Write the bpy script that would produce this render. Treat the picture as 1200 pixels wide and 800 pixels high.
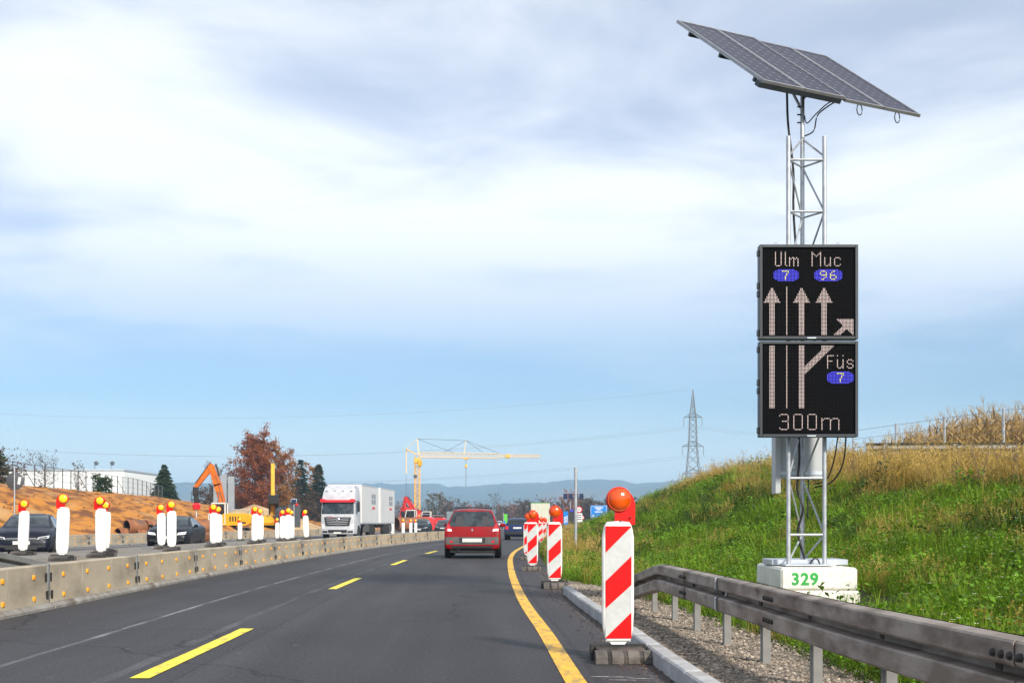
import bpy, bmesh, math, random
import numpy as np
from mathutils import Vector, Matrix, noise as mnoise
from mathutils.bvhtree import BVHTree

for _o in list(bpy.data.objects):
    bpy.data.objects.remove(_o)
SC = bpy.context.scene
COL = SC.collection
rad = math.radians

# ------------------------------------------------------------------ camera
EYE = 1.17
cam_d = bpy.data.cameras.new('camera')
cam_d.sensor_width = 36.0
cam_d.lens = 45.0
cam_d.shift_y = 212.0 / 1200.0
cam_d.clip_start = 0.1
cam_d.clip_end = 20000
cam = bpy.data.objects.new('camera', cam_d)
COL.objects.link(cam)
cam.location = (0, 0, EYE)
cam.rotation_euler = (rad(90), 0, 0)
SC.camera = cam

# ------------------------------------------------------------------ light
SUN_EL = rad(31)
SUN_AZ = math.atan2(0.50, -0.866)          # behind the camera, to the right
to_sun = Vector((math.sin(SUN_AZ) * math.cos(SUN_EL), math.cos(SUN_AZ) * math.cos(SUN_EL), math.sin(SUN_EL)))
sun_d = bpy.data.lights.new('sun', 'SUN')
sun_d.energy = 4.9
sun_d.angle = rad(6)
sun_d.color = (1.0, 0.93, 0.82)
sun = bpy.data.objects.new('sun', sun_d)
COL.objects.link(sun)
sun.rotation_euler = to_sun.to_track_quat('Z', 'Y').to_euler()
sun.location = to_sun * 50

world = bpy.data.worlds.new('World')
SC.world = world
world.use_nodes = True
wt = world.node_tree
for n in list(wt.nodes):
    wt.nodes.remove(n)


def wn(t, **kw):
    n = wt.nodes.new(t)
    for k, v in kw.items():
        setattr(n, k, v)
    return n


def wmath(op, a, b=None, clamp=False):
    n = wn('ShaderNodeMath', operation=op, use_clamp=clamp)
    for i, q in enumerate((a, b)):
        if q is None:
            continue
        if isinstance(q, (int, float)):
            n.inputs[i].default_value = q
        else:
            wt.links.new(q, n.inputs[i])
    return n.outputs[0]


sky = wn('ShaderNodeTexSky', sky_type='NISHITA', sun_disc=False, sun_elevation=SUN_EL, sun_rotation=SUN_AZ,
         air_density=1.0, dust_density=0.15, ozone_density=2.5)
tc = wn('ShaderNodeTexCoord')
sep = wn('ShaderNodeSeparateXYZ')
wt.links.new(tc.outputs['Generated'], sep.inputs[0])
zc = wmath('ADD', wmath('MAXIMUM', sep.outputs[2], 0.0), 0.10)
comb = wn('ShaderNodeCombineXYZ')
wt.links.new(wmath('DIVIDE', sep.outputs[0], zc), comb.inputs[0])
wt.links.new(wmath('DIVIDE', sep.outputs[1], zc), comb.inputs[1])
mp = wn('ShaderNodeMapping')
mp.inputs['Location'].default_value = (-4.0, 8.0, 0.0)
mp.inputs['Rotation'].default_value = (0, 0, rad(12))
wt.links.new(comb.outputs[0], mp.inputs[0])


def wnoise(scale, detail, rough, dist=0.0, loc=None):
    n = wn('ShaderNodeTexNoise')
    n.inputs['Scale'].default_value = scale
    n.inputs['Detail'].default_value = detail
    n.inputs['Roughness'].default_value = rough
    n.inputs['Distortion'].default_value = dist
    src = mp.outputs[0]
    if loc:
        a = wn('ShaderNodeVectorMath', operation='ADD')
        a.inputs[1].default_value = loc
        wt.links.new(src, a.inputs[0])
        src = a.outputs[0]
    wt.links.new(src, n.inputs['Vector'])
    return n.outputs['Fac']


n1 = wnoise(0.55, 6, 0.50, 0.5)
n2 = wnoise(1.7, 6, 0.50, 0.5, (7.3, 2.1, 0))
nn = wmath('ADD', wmath('MULTIPLY', n1, 0.70), wmath('MULTIPLY', n2, 0.30))


def wrange(v, a, b, c=0.0, d=1.0):
    n = wn('ShaderNodeMapRange', interpolation_type='SMOOTHSTEP', clamp=True)
    for i, q in enumerate((a, b, c, d)):
        n.inputs[i + 1].default_value = q
    wt.links.new(v, n.inputs[0])
    return n.outputs[0]


cloud = wrange(nn, 0.41, 0.58)
low = wrange(sep.outputs[2], 0.085, 0.24, 0.10, 1.0)          # the cloud deck thins out towards the far horizon
veil = wrange(sep.outputs[2], 0.0, 0.10, 0.66, 0.0)           # milky air over the horizon
cover = wmath('ADD', wmath('MULTIPLY', wmath('ADD', wmath('MULTIPLY', cloud, 0.58), 0.40), low), veil, True)
mixc = wn('ShaderNodeMix', data_type='RGBA')
wt.links.new(cover, mixc.inputs['Factor'])
skyscale = wn('ShaderNodeVectorMath', operation='MULTIPLY')
skyscale.inputs[1].default_value = (.86, 1.02, 1.20)
wt.links.new(sky.outputs[0], skyscale.inputs[0])
wt.links.new(skyscale.outputs[0], mixc.inputs['A'])
mixc.inputs['B'].default_value = (11.2, 11.7, 12.5, 1)
bg = wn('ShaderNodeBackground')
bg.inputs['Strength'].default_value = 0.082
wt.links.new(mixc.outputs['Result'], bg.inputs['Color'])
wo = wn('ShaderNodeOutputWorld')
wt.links.new(bg.outputs[0], wo.inputs[0])

SC.view_settings.view_transform = 'Standard'
SC.view_settings.look = 'None'
SC.view_settings.exposure = 0.27
SC.view_settings.gamma = 1.0
SC.view_settings.use_curve_mapping = False
SC.cycles.max_bounces = 6
SC.cycles.transparent_max_bounces = 8
SC.cycles.volume_bounces = 0


# ------------------------------------------------------------------ materials
def lerp(a, b, t):
    return a + (b - a) * t


MATS = {}


def pmat(name, c1, c2=None, scale=4.0, rough=0.6, metal=0.0, bump=0.0, bscale=None, detail=6, contrast=(0.35, 0.65),
         stretch=None, rough2=None, coat=0.0, spec=0.5, rnd=0.0, emit=None, estr=0.0, c3=None, scale3=0.6, f3=(0.5, 0.7), trans=0.0):
    """Principled material whose colour wanders between tones in object space."""
    if name in MATS:
        return MATS[name]
    m = bpy.data.materials.new(name)
    MATS[name] = m
    m.use_nodes = True
    nt = m.node_tree
    b = nt.nodes['Principled BSDF']
    b.inputs['Roughness'].default_value = rough
    b.inputs['Metallic'].default_value = metal
    b.inputs['Specular IOR Level'].default_value = spec
    b.inputs['Coat Weight'].default_value = coat
    b.inputs['Coat Roughness'].default_value = 0.06
    L = nt.links.new
    tcn = nt.nodes.new('ShaderNodeTexCoord')
    vec = tcn.outputs['Object']
    if stretch:
        mpn = nt.nodes.new('ShaderNodeMapping')
        mpn.inputs['Scale'].default_value = stretch
        L(vec, mpn.inputs[0])
        vec = mpn.outputs[0]
    c2 = c2 or tuple(min(1, k * 0.82) for k in c1)
    nz = nt.nodes.new('ShaderNodeTexNoise')
    nz.inputs['Scale'].default_value = scale
    nz.inputs['Detail'].default_value = detail
    L(vec, nz.inputs['Vector'])
    rp = nt.nodes.new('ShaderNodeValToRGB')
    rp.color_ramp.elements[0].position = contrast[0]
    rp.color_ramp.elements[1].position = contrast[1]
    rp.color_ramp.elements[0].color = (*c2, 1)
    rp.color_ramp.elements[1].color = (*c1, 1)
    L(nz.outputs['Fac'], rp.inputs[0])
    col = rp.outputs[0]
    if c3:
        nz3 = nt.nodes.new('ShaderNodeTexNoise')
        nz3.inputs['Scale'].default_value = scale3
        nz3.inputs['Detail'].default_value = 8
        L(vec, nz3.inputs['Vector'])
        mr = nt.nodes.new('ShaderNodeMapRange')
        mr.inputs[1].default_value, mr.inputs[2].default_value = f3
        L(nz3.outputs['Fac'], mr.inputs[0])
        mx = nt.nodes.new('ShaderNodeMix')
        mx.data_type = 'RGBA'
        L(mr.outputs[0], mx.inputs['Factor'])
        L(col, mx.inputs['A'])
        mx.inputs['B'].default_value = (*c3, 1)
        col = mx.outputs['Result']
    if rnd > 0:
        oi = nt.nodes.new('ShaderNodeObjectInfo')
        mr = nt.nodes.new('ShaderNodeMapRange')
        mr.inputs[3].default_value = 1 - rnd
        mr.inputs[4].default_value = 1 + rnd
        L(oi.outputs['Random'], mr.inputs[0])
        hs = nt.nodes.new('ShaderNodeHueSaturation')
        L(mr.outputs[0], hs.inputs['Value'])
        L(col, hs.inputs['Color'])
        col = hs.outputs[0]
    L(col, b.inputs['Base Color'])
    if rough2 is not None:
        mr = nt.nodes.new('ShaderNodeMapRange')
        mr.inputs[3].default_value = rough
        mr.inputs[4].default_value = rough2
        L(nz.outputs['Fac'], mr.inputs[0])
        L(mr.outputs[0], b.inputs['Roughness'])
    if bump > 0:
        nb = nt.nodes.new('ShaderNodeTexNoise')
        nb.inputs['Scale'].default_value = bscale or scale * 6
        nb.inputs['Detail'].default_value = 4
        L(vec, nb.inputs['Vector'])
        bp = nt.nodes.new('ShaderNodeBump')
        bp.inputs['Strength'].default_value = bump
        bp.inputs['Distance'].default_value = 0.02
        L(nb.outputs['Fac'], bp.inputs['Height'])
        L(bp.outputs[0], b.inputs['Normal'])
    if emit:
        b.inputs['Emission Color'].default_value = (*emit, 1)
        b.inputs['Emission Strength'].default_value = estr
    if trans:
        # thin leaves let some light through
        tr = nt.nodes.new('ShaderNodeBsdfTranslucent')
        L(col, tr.inputs['Color'])
        ms = nt.nodes.new('ShaderNodeMixShader')
        ms.inputs[0].default_value = trans
        L(b.outputs[0], ms.inputs[1])
        L(tr.outputs[0], ms.inputs[2])
        L(ms.outputs[0], nt.nodes['Material Output'].inputs['Surface'])
    return m


# ------------------------------------------------------------------ mesh builder
class MB:
    def __init__(self):
        self.v = []
        self.f = []

    def add(self, vs, fs):
        o = len(self.v)
        self.v.extend([tuple(p) for p in vs])
        self.f.extend([tuple(i + o for i in q) for q in fs])
        return self

    def box(self, c, s, rot=None, bev=0.0):
        hx, hy, hz = s[0] / 2, s[1] / 2, s[2] / 2
        b = min(bev, hx * .9, hy * .9, hz * .9)
        c = Vector(c)
        M = rot if rot is not None else Matrix.Identity(3)
        if b <= 0:
            pts = [(x, y, z) for x in (-hx, hx) for y in (-hy, hy) for z in (-hz, hz)]
            fs = [(0, 1, 3, 2), (4, 6, 7, 5), (0, 4, 5, 1), (2, 3, 7, 6), (0, 2, 6, 4), (1, 5, 7, 3)]
            return self.add([M @ Vector(p) + c for p in pts], fs)
        pts = []
        idx = {}
        for sx in (-1, 1):
            for sy in (-1, 1):
                for sz in (-1, 1):
                    for a in range(3):
                        p = [sx * (hx - b), sy * (hy - b), sz * (hz - b)]
                        p[a] = (sx, sy, sz)[a] * (hx, hy, hz)[a]
                        idx[(sx, sy, sz, a)] = len(pts)
                        pts.append(p)
        fs = []
        for a in range(3):
            u, w = [(1, 2), (2, 0), (0, 1)][a]
            for s_ in (-1, 1):
                q = []
                for (pu, pw) in ((-1, -1), (1, -1), (1, 1), (-1, 1)):
                    k = [0, 0, 0]
                    k[a], k[u], k[w] = s_, pu, pw
                    q.append(idx[(k[0], k[1], k[2], a)])
                fs.append(tuple(q if s_ > 0 else q[::-1]))
        for a in range(3):                       # edges along axis a
            u, w = [(1, 2), (2, 0), (0, 1)][a]
            for pu in (-1, 1):
                for pw in (-1, 1):
                    q = []
                    for (sa, ax) in ((-1, u), (1, u), (1, w), (-1, w)):
                        k = [0, 0, 0]
                        k[a], k[u], k[w] = sa, pu, pw
                        q.append(idx[(k[0], k[1], k[2], ax)])
                    fs.append(tuple(q if pu * pw < 0 else q[::-1]))
        for sx in (-1, 1):
            for sy in (-1, 1):
                for sz in (-1, 1):
                    q = [idx[(sx, sy, sz, a)] for a in range(3)]
                    fs.append(tuple(q if sx * sy * sz > 0 else q[::-1]))
        return self.add([M @ Vector(p) + c for p in pts], fs)

    def rod(self, p0, p1, r0, r1=None, n=8, caps=True):
        r1 = r0 if r1 is None else r1
        p0, p1 = Vector(p0), Vector(p1)
        d = p1 - p0
        if d.length < 1e-6:
            return self
        q = d.to_track_quat('Z', 'Y').to_matrix()
        vs = []
        for (p, r) in ((p0, r0), (p1, r1)):
            for k in range(n):
                a = 2 * math.pi * k / n
                vs.append(p + q @ Vector((r * math.cos(a), r * math.sin(a), 0)))
        fs = [(k, (k + 1) % n, n + (k + 1) % n, n + k) for k in range(n)]
        if caps:
            fs.append(tuple(range(n - 1, -1, -1)))
            fs.append(tuple(range(n, 2 * n)))
        return self.add(vs, fs)

    def tube(self, pts, r, n=6):
        rs = r if isinstance(r, (list, tuple)) else [r] * len(pts)
        pts = [Vector(p) for p in pts]
        vs = []
        up = Vector((0.01, 0.02, 1))
        for i, p in enumerate(pts):
            d = (pts[min(i + 1, len(pts) - 1)] - pts[max(i - 1, 0)])
            d.normalize()
            ref = up if abs(d.z) < 0.95 else Vector((1, 0.02, 0))
            a = d.cross(ref).normalized()
            b = a.cross(d).normalized()
            for k in range(n):
                t = 2 * math.pi * k / n
                vs.append(p + a * (rs[i] * math.cos(t)) + b * (rs[i] * math.sin(t)))
        fs = []
        for i in range(len(pts) - 1):
            for k in range(n):
                fs.append((i * n + k, i * n + (k + 1) % n, (i + 1) * n + (k + 1) % n, (i + 1) * n + k))
        fs.append(tuple(range(n - 1, -1, -1)))
        fs.append(tuple(range((len(pts) - 1) * n, len(pts) * n)))
        return self.add(vs, fs)

    def lathe(self, prof, n=24, axis='Z', c=(0, 0, 0), caps=True):
        """prof: list of (radius, height along the axis)."""
        c = Vector(c)
        vs = []
        for (r, h) in prof:
            for k in range(n):
                a = 2 * math.pi * k / n
                x, y = r * math.cos(a), r * math.sin(a)
                p = {'Z': (x, y, h), 'Y': (x, h, -y), 'X': (h, x, y)}[axis]
                vs.append(Vector(p) + c)
        m = len(prof)
        fs = []
        for i in range(m - 1):
            for k in range(n):
                fs.append((i * n + k, i * n + (k + 1) % n, (i + 1) * n + (k + 1) % n, (i + 1) * n + k))
        if caps and prof[0][0] > 1e-5:
            fs.append(tuple(range(n - 1, -1, -1)))
        if caps and prof[-1][0] > 1e-5:
            fs.append(tuple(range((m - 1) * n, m * n)))
        return self.add(vs, fs)

    def prism(self, poly, a, b, axis='Y', c=(0, 0, 0)):
        """poly in the plane across the axis, extruded from a to b."""
        c = Vector(c)

        def P(u, w, t):
            return Vector({'Y': (u, t, w), 'X': (t, u, w), 'Z': (u, w, t)}[axis]) + c
        n = len(poly)
        vs = [P(u, w, a) for u, w in poly] + [P(u, w, b) for u, w in poly]
        fs = [tuple(range(n)), tuple(range(2 * n - 1, n - 1, -1))]
        fs += [(k, n + k, n + (k + 1) % n, (k + 1) % n) for k in range(n)]
        return self.add(vs, fs)

    def grid(self, rows):
        nr, nc = len(rows), len(rows[0])
        vs = [p for r in rows for p in r]
        fs = [(i * nc + j, i * nc + j + 1, (i + 1) * nc + j + 1, (i + 1) * nc + j) for i in range(nr - 1) for j in range(nc - 1)]
        return self.add(vs, fs)

    def mesh(self, name, mat=None, smooth=True, fixn=True, angle=38):
        me = bpy.data.meshes.new(name)
        me.from_pydata([tuple(p) for p in self.v], [], self.f)
        if fixn:
            bm = bmesh.new()
            bm.from_mesh(me)
            bmesh.ops.recalc_face_normals(bm, faces=bm.faces)
            bm.to_mesh(me)
            bm.free()
        if smooth:
            me.polygons.foreach_set('use_smooth', [True] * len(me.polygons))
            me.set_sharp_from_angle(angle=rad(angle))
        if mat:
            me.materials.append(mat)
        me.update()
        return me

    def build(self, name, mat, parent=None, **kw):
        return mobj(name, self.mesh(name, mat, **kw), parent)


def mobj(name, me, parent=None, loc=None, rz=None):
    o = bpy.data.objects.new(name, me)
    COL.objects.link(o)
    if parent is not None:
        o.parent = parent
    if loc is not None:
        o.location = loc
    if rz is not None:
        o.rotation_euler = (0, 0, rz)
    return o


def thing(name, label, cat, loc=(0, 0, 0), rz=0.0, group=None):
    o = bpy.data.objects.new(name, None)
    o.empty_display_size = 0.2
    COL.objects.link(o)
    o.location = loc
    o.rotation_euler = (0, 0, rz)
    return tag(o, label, cat, group)


def tag(o, label=None, cat=None, group=None, kind=None):
    if label:
        o['label'] = label
    if cat:
        o['category'] = cat
    if group:
        o['group'] = group
    if kind:
        o['kind'] = kind
    return o


def children(o):
    return [c for c in COL.objects if c.parent == o]


TREE = {}


def copy_tree(o, loc, rz=None, label=None, group=None, scale=None):
    """copy a thing with its parts and sub-parts (meshes shared)."""
    if o.name not in TREE:
        TREE[o.name] = [(c, children(c)) for c in children(o)]
    r = o.copy()
    COL.objects.link(r)
    r.location = loc
    if rz is not None:
        r.rotation_euler = (0, 0, rz)
    if scale is not None:
        r.scale = scale
    if label:
        r['label'] = label
    if group:
        r['group'] = group
    for c, gs in TREE[o.name]:
        k = c.copy()
        COL.objects.link(k)
        k.parent = r
        for g in gs:
            d = g.copy()
            COL.objects.link(d)
            d.parent = k
    return r


# ------------------------------------------------------------------ the course of the road
RY = [-40, 0, 9.3, 13.4, 17.7, 24.7, 33, 44, 51.6, 58.5, 73, 88, 110, 140, 170, 220, 300, 450, 700, 1200]
RX = [2.0, .86, .47, .36, .21, .06, -.03, -.03, .12, .38, 1.05, 2.05, 3.55, 4.75, 5.6, 7.3, 10.5, 17, 28, 50]


def _pchip(xs, ys):
    xs, ys = np.array(xs, float), np.array(ys, float)
    h = np.diff(xs)
    d = np.diff(ys) / h
    m = np.zeros(len(xs))
    for i in range(1, len(xs) - 1):
        m[i] = (d[i - 1] * h[i] + d[i] * h[i - 1]) / (h[i - 1] + h[i])
    m[0], m[-1] = d[0], d[-1]
    return xs, ys, h, m


_P = _pchip(RY, RX)


def C(Y):
    """x of the right-hand edge line at distance Y."""
    xs, ys, h, m = _P
    Y = min(max(Y, xs[0]), xs[-1] - 1e-6)
    i = int(np.searchsorted(xs, Y, 'right') - 1)
    t = (Y - xs[i]) / h[i]
    return float(ys[i] * (2 * t**3 - 3 * t**2 + 1) + h[i] * m[i] * (t**3 - 2 * t**2 + t)
                 + ys[i + 1] * (-2 * t**3 + 3 * t**2) + h[i] * m[i + 1] * (t**3 - t**2))


def heading(Y):
    return -math.atan((C(Y + .5) - C(Y - .5)))     # rotation about z of something that follows the road


def frange(a, b, st):
    n = max(1, int(round((b - a) / st)))
    return [a + (b - a) * i / n for i in range(n + 1)]


def ysteps(a, b):
    out = [a]
    while out[-1] < b:
        y = out[-1]
        out.append(min(b, y + max(.5, abs(y) * .03)))
    return out


def ribbon(name, s0, s1, y0, y1, z, mat, parent=None, ns=1, uv=True, fz=None, step=None):
    ys = frange(y0, y1, step) if step else ysteps(y0, y1)
    vs, fs, uvs = [], [], []
    for y in ys:
        a = s0(y) if callable(s0) else s0
        b = s1(y) if callable(s1) else s1
        for j in range(ns + 1):
            s = lerp(a, b, j / ns)
            zz = z if fz is None else fz(s, y)
            vs.append((C(y) + s, y, zz))
            uvs.append((s, y))
    k = ns + 1
    for i in range(len(ys) - 1):
        for j in range(ns):
            fs.append((i * k + j, i * k + j + 1, (i + 1) * k + j + 1, (i + 1) * k + j))
    me = bpy.data.meshes.new(name)
    me.from_pydata(vs, [], fs)
    ul = me.uv_layers.new(name='lane')
    for p in me.polygons:
        for li in p.loop_indices:
            ul.data[li].uv = uvs[me.loops[li].vertex_index]
    me.materials.append(mat)
    me.polygons.foreach_set('use_smooth', [True] * len(me.polygons))
    return mobj(name, me, parent)


# ------------------------------------------------------------------ road materials
def asphalt(name, base=0.052, ghosts=(), seams=()):
    m = bpy.data.materials.new(name)
    m.use_nodes = True
    nt = m.node_tree
    L = nt.links.new
    b = nt.nodes['Principled BSDF']
    tcn = nt.nodes.new('ShaderNodeTexCoord')

    def nz(src, scale, detail=5, st=None, rough=0.55):
        n = nt.nodes.new('ShaderNodeTexNoise')
        n.inputs['Scale'].default_value = scale
        n.inputs['Detail'].default_value = detail
        n.inputs['Roughness'].default_value = rough
        if st:
            q = nt.nodes.new('ShaderNodeMapping')
            q.inputs['Scale'].default_value = st
            L(src, q.inputs[0])
            src = q.outputs[0]
        L(src, n.inputs['Vector'])
        return n.outputs['Fac']

    def mr(v, a, b_, c, d, st=False):
        n = nt.nodes.new('ShaderNodeMapRange')
        if st:
            n.interpolation_type = 'SMOOTHSTEP'
        for i, q in enumerate((a, b_, c, d)):
            n.inputs[i + 1].default_value = q
        L(v, n.inputs[0])
        return n.outputs[0]

    def mt(op, a, c, clamp=False):
        n = nt.nodes.new('ShaderNodeMath')
        n.operation = op
        n.use_clamp = clamp
        for i, q in enumerate((a, c)):
            if isinstance(q, (int, float)):
                n.inputs[i].default_value = q
            else:
                L(q, n.inputs[i])
        return n.outputs[0]
    ob, uv = tcn.outputs['Object'], tcn.outputs['UV']
    grain = mr(nz(ob, 70, 4), .3, .7, .50, 1.50)
    spk = mr(nz(ob, 210, 2), .60, .72, 1.0, 1.7)
    big = mr(nz(ob, .35, 6), .3, .7, .84, 1.16)
    streak = mr(nz(uv, 1.0, 5, (2.2, .05, 1)), .3, .7, .80, 1.22)
    v = mt('MULTIPLY', mt('MULTIPLY', grain, spk), mt('MULTIPLY', big, streak))
    v = mt('MULTIPLY', v, base)
    su = nt.nodes.new('ShaderNodeSeparateXYZ')
    L(uv, su.inputs[0])
    # polished wheel tracks
    for s in (-.75, -2.45, -4.2, -5.8):
        d = mt('ABSOLUTE', mt('SUBTRACT', su.outputs[0], s), 0)
        v = mt('MULTIPLY', v, mr(d, 0.0, .42, .87, 1.0, True))
    # old lines that were ground off, and joints between paver strips
    for (s, w, k) in ghosts:
        d = mt('ABSOLUTE', mt('SUBTRACT', su.outputs[0], s), 0)
        wob = mt('ADD', d, mr(nz(uv, 1.0, 6, (18, 1.3, 1)), 0, 1, -.02, .02))
        band = mt('MULTIPLY', mr(wob, w * .5, w * .5 + .012, 1, 0), mr(nz(uv, 1.0, 6, (6, .8, 1)), .40, .62, .12, 1))
        v = mt('ADD', v, mt('MULTIPLY', band, k))
    for (s, w, k) in seams:
        d = mt('ABSOLUTE', mt('SUBTRACT', su.outputs[0], s), 0)
        wob = mt('ADD', d, mr(nz(uv, 1.0, 4, (.01, .6, 1)), 0, 1, -.012, .012))
        band = mr(wob, w * .5, w * .5 + .008, 1, 0)
        v = mt('MULTIPLY', v, mt('SUBTRACT', 1.0, mt('MULTIPLY', band, k)))
    # patches of different mixes, drips of oil along the lane middle, sealed cracks
    pat = mr(nz(ob, .16, 3, (1.6, .35, 1)), .46, .54, .88, 1.10, True)
    v = mt('MULTIPLY', v, pat)
    oil = mr(nz(uv, 1.0, 6, (1.1, .5, 1)), .56, .70, 1.0, .62)
    near_mid = mr(mt('ABSOLUTE', mt('SUBTRACT', su.outputs[0], -1.65), 0), .1, .55, 1, 0, True)
    v = mt('MULTIPLY', v, mt('SUBTRACT', 1.0, mt('MULTIPLY', mt('SUBTRACT', 1.0, oil), near_mid)))
    vor = nt.nodes.new('ShaderNodeTexVoronoi')
    vor.feature = 'DISTANCE_TO_EDGE'
    vor.inputs['Scale'].default_value = .11
    wv = nt.nodes.new('ShaderNodeVectorMath')
    wv.operation = 'ADD'
    wn_ = nt.nodes.new('ShaderNodeTexNoise')
    wn_.inputs['Scale'].default_value = .9
    wn_.inputs['Detail'].default_value = 6
    L(ob, wn_.inputs['Vector'])
    L(ob, wv.inputs[0])
    L(wn_.outputs['Color'], wv.inputs[1])
    L(wv.outputs[0], vor.inputs['Vector'])
    crk = mr(vor.outputs['Distance'], .0012, .0035, .45, 1.0)
    v = mt('MULTIPLY', v, crk)
    spots = mr(nz(ob, 5.5, 2), .735, .76, 0.0, .10)
    v = mt('ADD', v, spots)
    # dusty edges
    dust = mr(nz(ob, 1.3, 7), .45, .75, 0, 1)
    edge = mt('MULTIPLY', mr(su.outputs[0], .25, 1.0, 0, 1, True), mt('ADD', mt('MULTIPLY', dust, .6), .4))
    edge2 = mt('MULTIPLY', mr(su.outputs[0], -6.9, -6.1, 1, 0, True), mt('ADD', mt('MULTIPLY', dust, .8), .2))
    cc = nt.nodes.new('ShaderNodeCombineColor')
    L(mt('MULTIPLY', v, 1.03), cc.inputs[0])
    L(mt('MULTIPLY', v, .97), cc.inputs[1])
    L(mt('MULTIPLY', v, 1.06), cc.inputs[2])
    mx = nt.nodes.new('ShaderNodeMix')
    mx.data_type = 'RGBA'
    L(mt('MULTIPLY', mt('MAXIMUM', edge, edge2), .45), mx.inputs['Factor'])
    L(cc.outputs[0], mx.inputs['A'])
    mx.inputs['B'].default_value = (.115, .082, .06, 1)
    L(mx.outputs['Result'], b.inputs['Base Color'])
    L(mr(nz(ob, 30, 3), .3, .7, .62, .85), b.inputs['Roughness'])
    b.inputs['Specular IOR Level'].default_value = .35
    bp = nt.nodes.new('ShaderNodeBump')
    bp.inputs['Strength'].default_value = .55
    bp.inputs['Distance'].default_value = .006
    L(nz(ob, 120, 3), bp.inputs['Height'])
    L(bp.outputs[0], b.inputs['Normal'])
    return m


M_road = asphalt('asphalt', .036, ghosts=((-4.62, .05, .17), (-3.50, .10, .045), (.62, .05, .03)), seams=((-2.98, .02, .35), (.18, .05, .3)))
M_road2 = asphalt('asphalt_far', .075)
M_yellow = pmat('yellow_marking_paint', (.90, .50, .008), (.82, .41, .007), 9, .55, bump=.25, bscale=70, c3=(.38, .24, .05), scale3=5, f3=(.47, .66), stretch=(2, .6, 1))
M_yellow2 = pmat('yellow_dash_paint', (.93, .80, .015), (.88, .70, .012), 9, .55, bump=.25, bscale=70, c3=(.42, .33, .06), scale3=5, f3=(.48, .68), stretch=(2, .6, 1))
M_white_mark = pmat('white_marking_paint', (.7, .7, .68), (.45, .45, .44), 6, .6, c3=(.1, .1, .1), scale3=9, f3=(.5, .62))
M_orange_mark = pmat('orange_marking_paint', (.8, .35, .08), None, 6, .6)

# ------------------------------------------------------------------ ground, roads
g = MB()
g.add([(-5600, -150, -.06), (5600, -150, -.06), (5600, 6000, -.06), (-5600, 6000, -.06)], [(0, 1, 2, 3)])
tag(g.build('ground', pmat('field_ground', (.11, .10, .05), (.06, .075, .03), .02, .95, c3=(.16, .12, .07), scale3=.006), smooth=False), kind='structure')


def kerb_s(Y):
    xs = [-40, 0, 5, 9.33, 21, 22.5, 30, 60, 400]
    ss = [.76, .76, .75, .73, .71, .74, .95, 1.05, 1.05]
    return float(np.interp(Y, xs, ss))


road = tag(ribbon('road', -9.0, lambda y: kerb_s(y) + .02, -6, 700, 0.0, M_road, ns=14), kind='structure')
opp = tag(ribbon('opposite_road', -24.0, -9.0, 5, 700, -.004, M_road2, ns=4), kind='structure')

# yellow lines (thin sheets on the asphalt)
ribbon('edge_line', -.078, .078, -3, 120, .006, M_yellow, road, step=.7)
yd = 9.75 - 13.0
while yd < 130:
    ribbon('lane_dash', -3.33, -3.18, yd, yd + 4.5, .006, M_yellow2, road, step=.75)
    yd += 12.85
ribbon('white_line', -14.25, -14.05, 12, 200, .004, M_white_mark, opp)
ribbon('orange_line', -14.02, -13.90, 12, 200, .004, M_orange_mark, opp)
ribbon('white_line', -20.1, -19.9, 12, 200, .004, M_white_mark, opp)

# white paint smears in front of the near beacon
rs = random.Random(4)
for (x0, x1, y, w) in ((.60, .93, 9.72, .05), (.72, 1.02, 9.52, .035), (.86, 1.06, 9.62, .02)):
    p = MB()
    n = 14
    up, dn = [], []
    for i in range(n + 1):
        t = i / n
        x = lerp(x0, x1, t)
        hw = w * .5 * (math.sin(math.pi * min(1, t * 1.05 + .02)) ** .5 + .12) * rs.uniform(.35, 1.0)
        up.append((x, y + hw - t * .05, .004))
        dn.append((x, y - hw - t * .05, .004))
    p.grid([dn, up])
    tag(p.build('paint_smear', M_white_mark, road, smooth=False))

# raised strip between the carriageways
def med_z(s, y):
    h = .33 * min(1, max(0, (86 - y) / 20))
    if s > -7.55 or s < -10.75:
        return -.03
    return h + .015 * mnoise.noise((s * 2, y * 1.3, 0))


M_median = pmat('median_gravel', (.26, .24, .21), (.14, .13, .115), 7, .95, bump=.6, bscale=40, c3=(.2, .15, .09), scale3=.8)
tag(ribbon('median_strip', -10.8, -7.5, 8, 88, 0, M_median, ns=22, fz=med_z), kind='structure')


# ------------------------------------------------------------------ right-hand embankment
HY = [-10, 0, 24, 34, 46, 55, 69, 78, 121, 169, 232, 300, 400]
HH = [1.45, 1.5, 1.85, 2.35, 2.72, 2.95, 2.75, 2.35, 2.35, 1.9, .8, .2, .1]


def bank_z(s, y):
    H = float(np.interp(y, HY, HH))
    s0, s1 = 3.0, 8.8
    if y > 21:
        s0 = 3.0 - .9 * min(1, (y - 21) / 15)
    t = (s - s0) / (s1 - s0)
    if t <= 0:
        z = .015
    elif t < 1:
        z = .015 + H * (t * .55 + .45 * (3 * t * t - 2 * t**3))
    else:
        z = .015 + H + .10 * min(1, (s - s1) / 3) * 0
    k = min(1, max(0, (s - 1.6) / 2.5))
    z += k * (.16 * mnoise.noise((s * .35, y * .3, 3.1)) + .07 * mnoise.noise((s * 1.1, y * .9, 9.2)))
    return z


def bank_pt(s, y):
    return Vector((C(y) + s, y, bank_z(s, y)))


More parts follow.
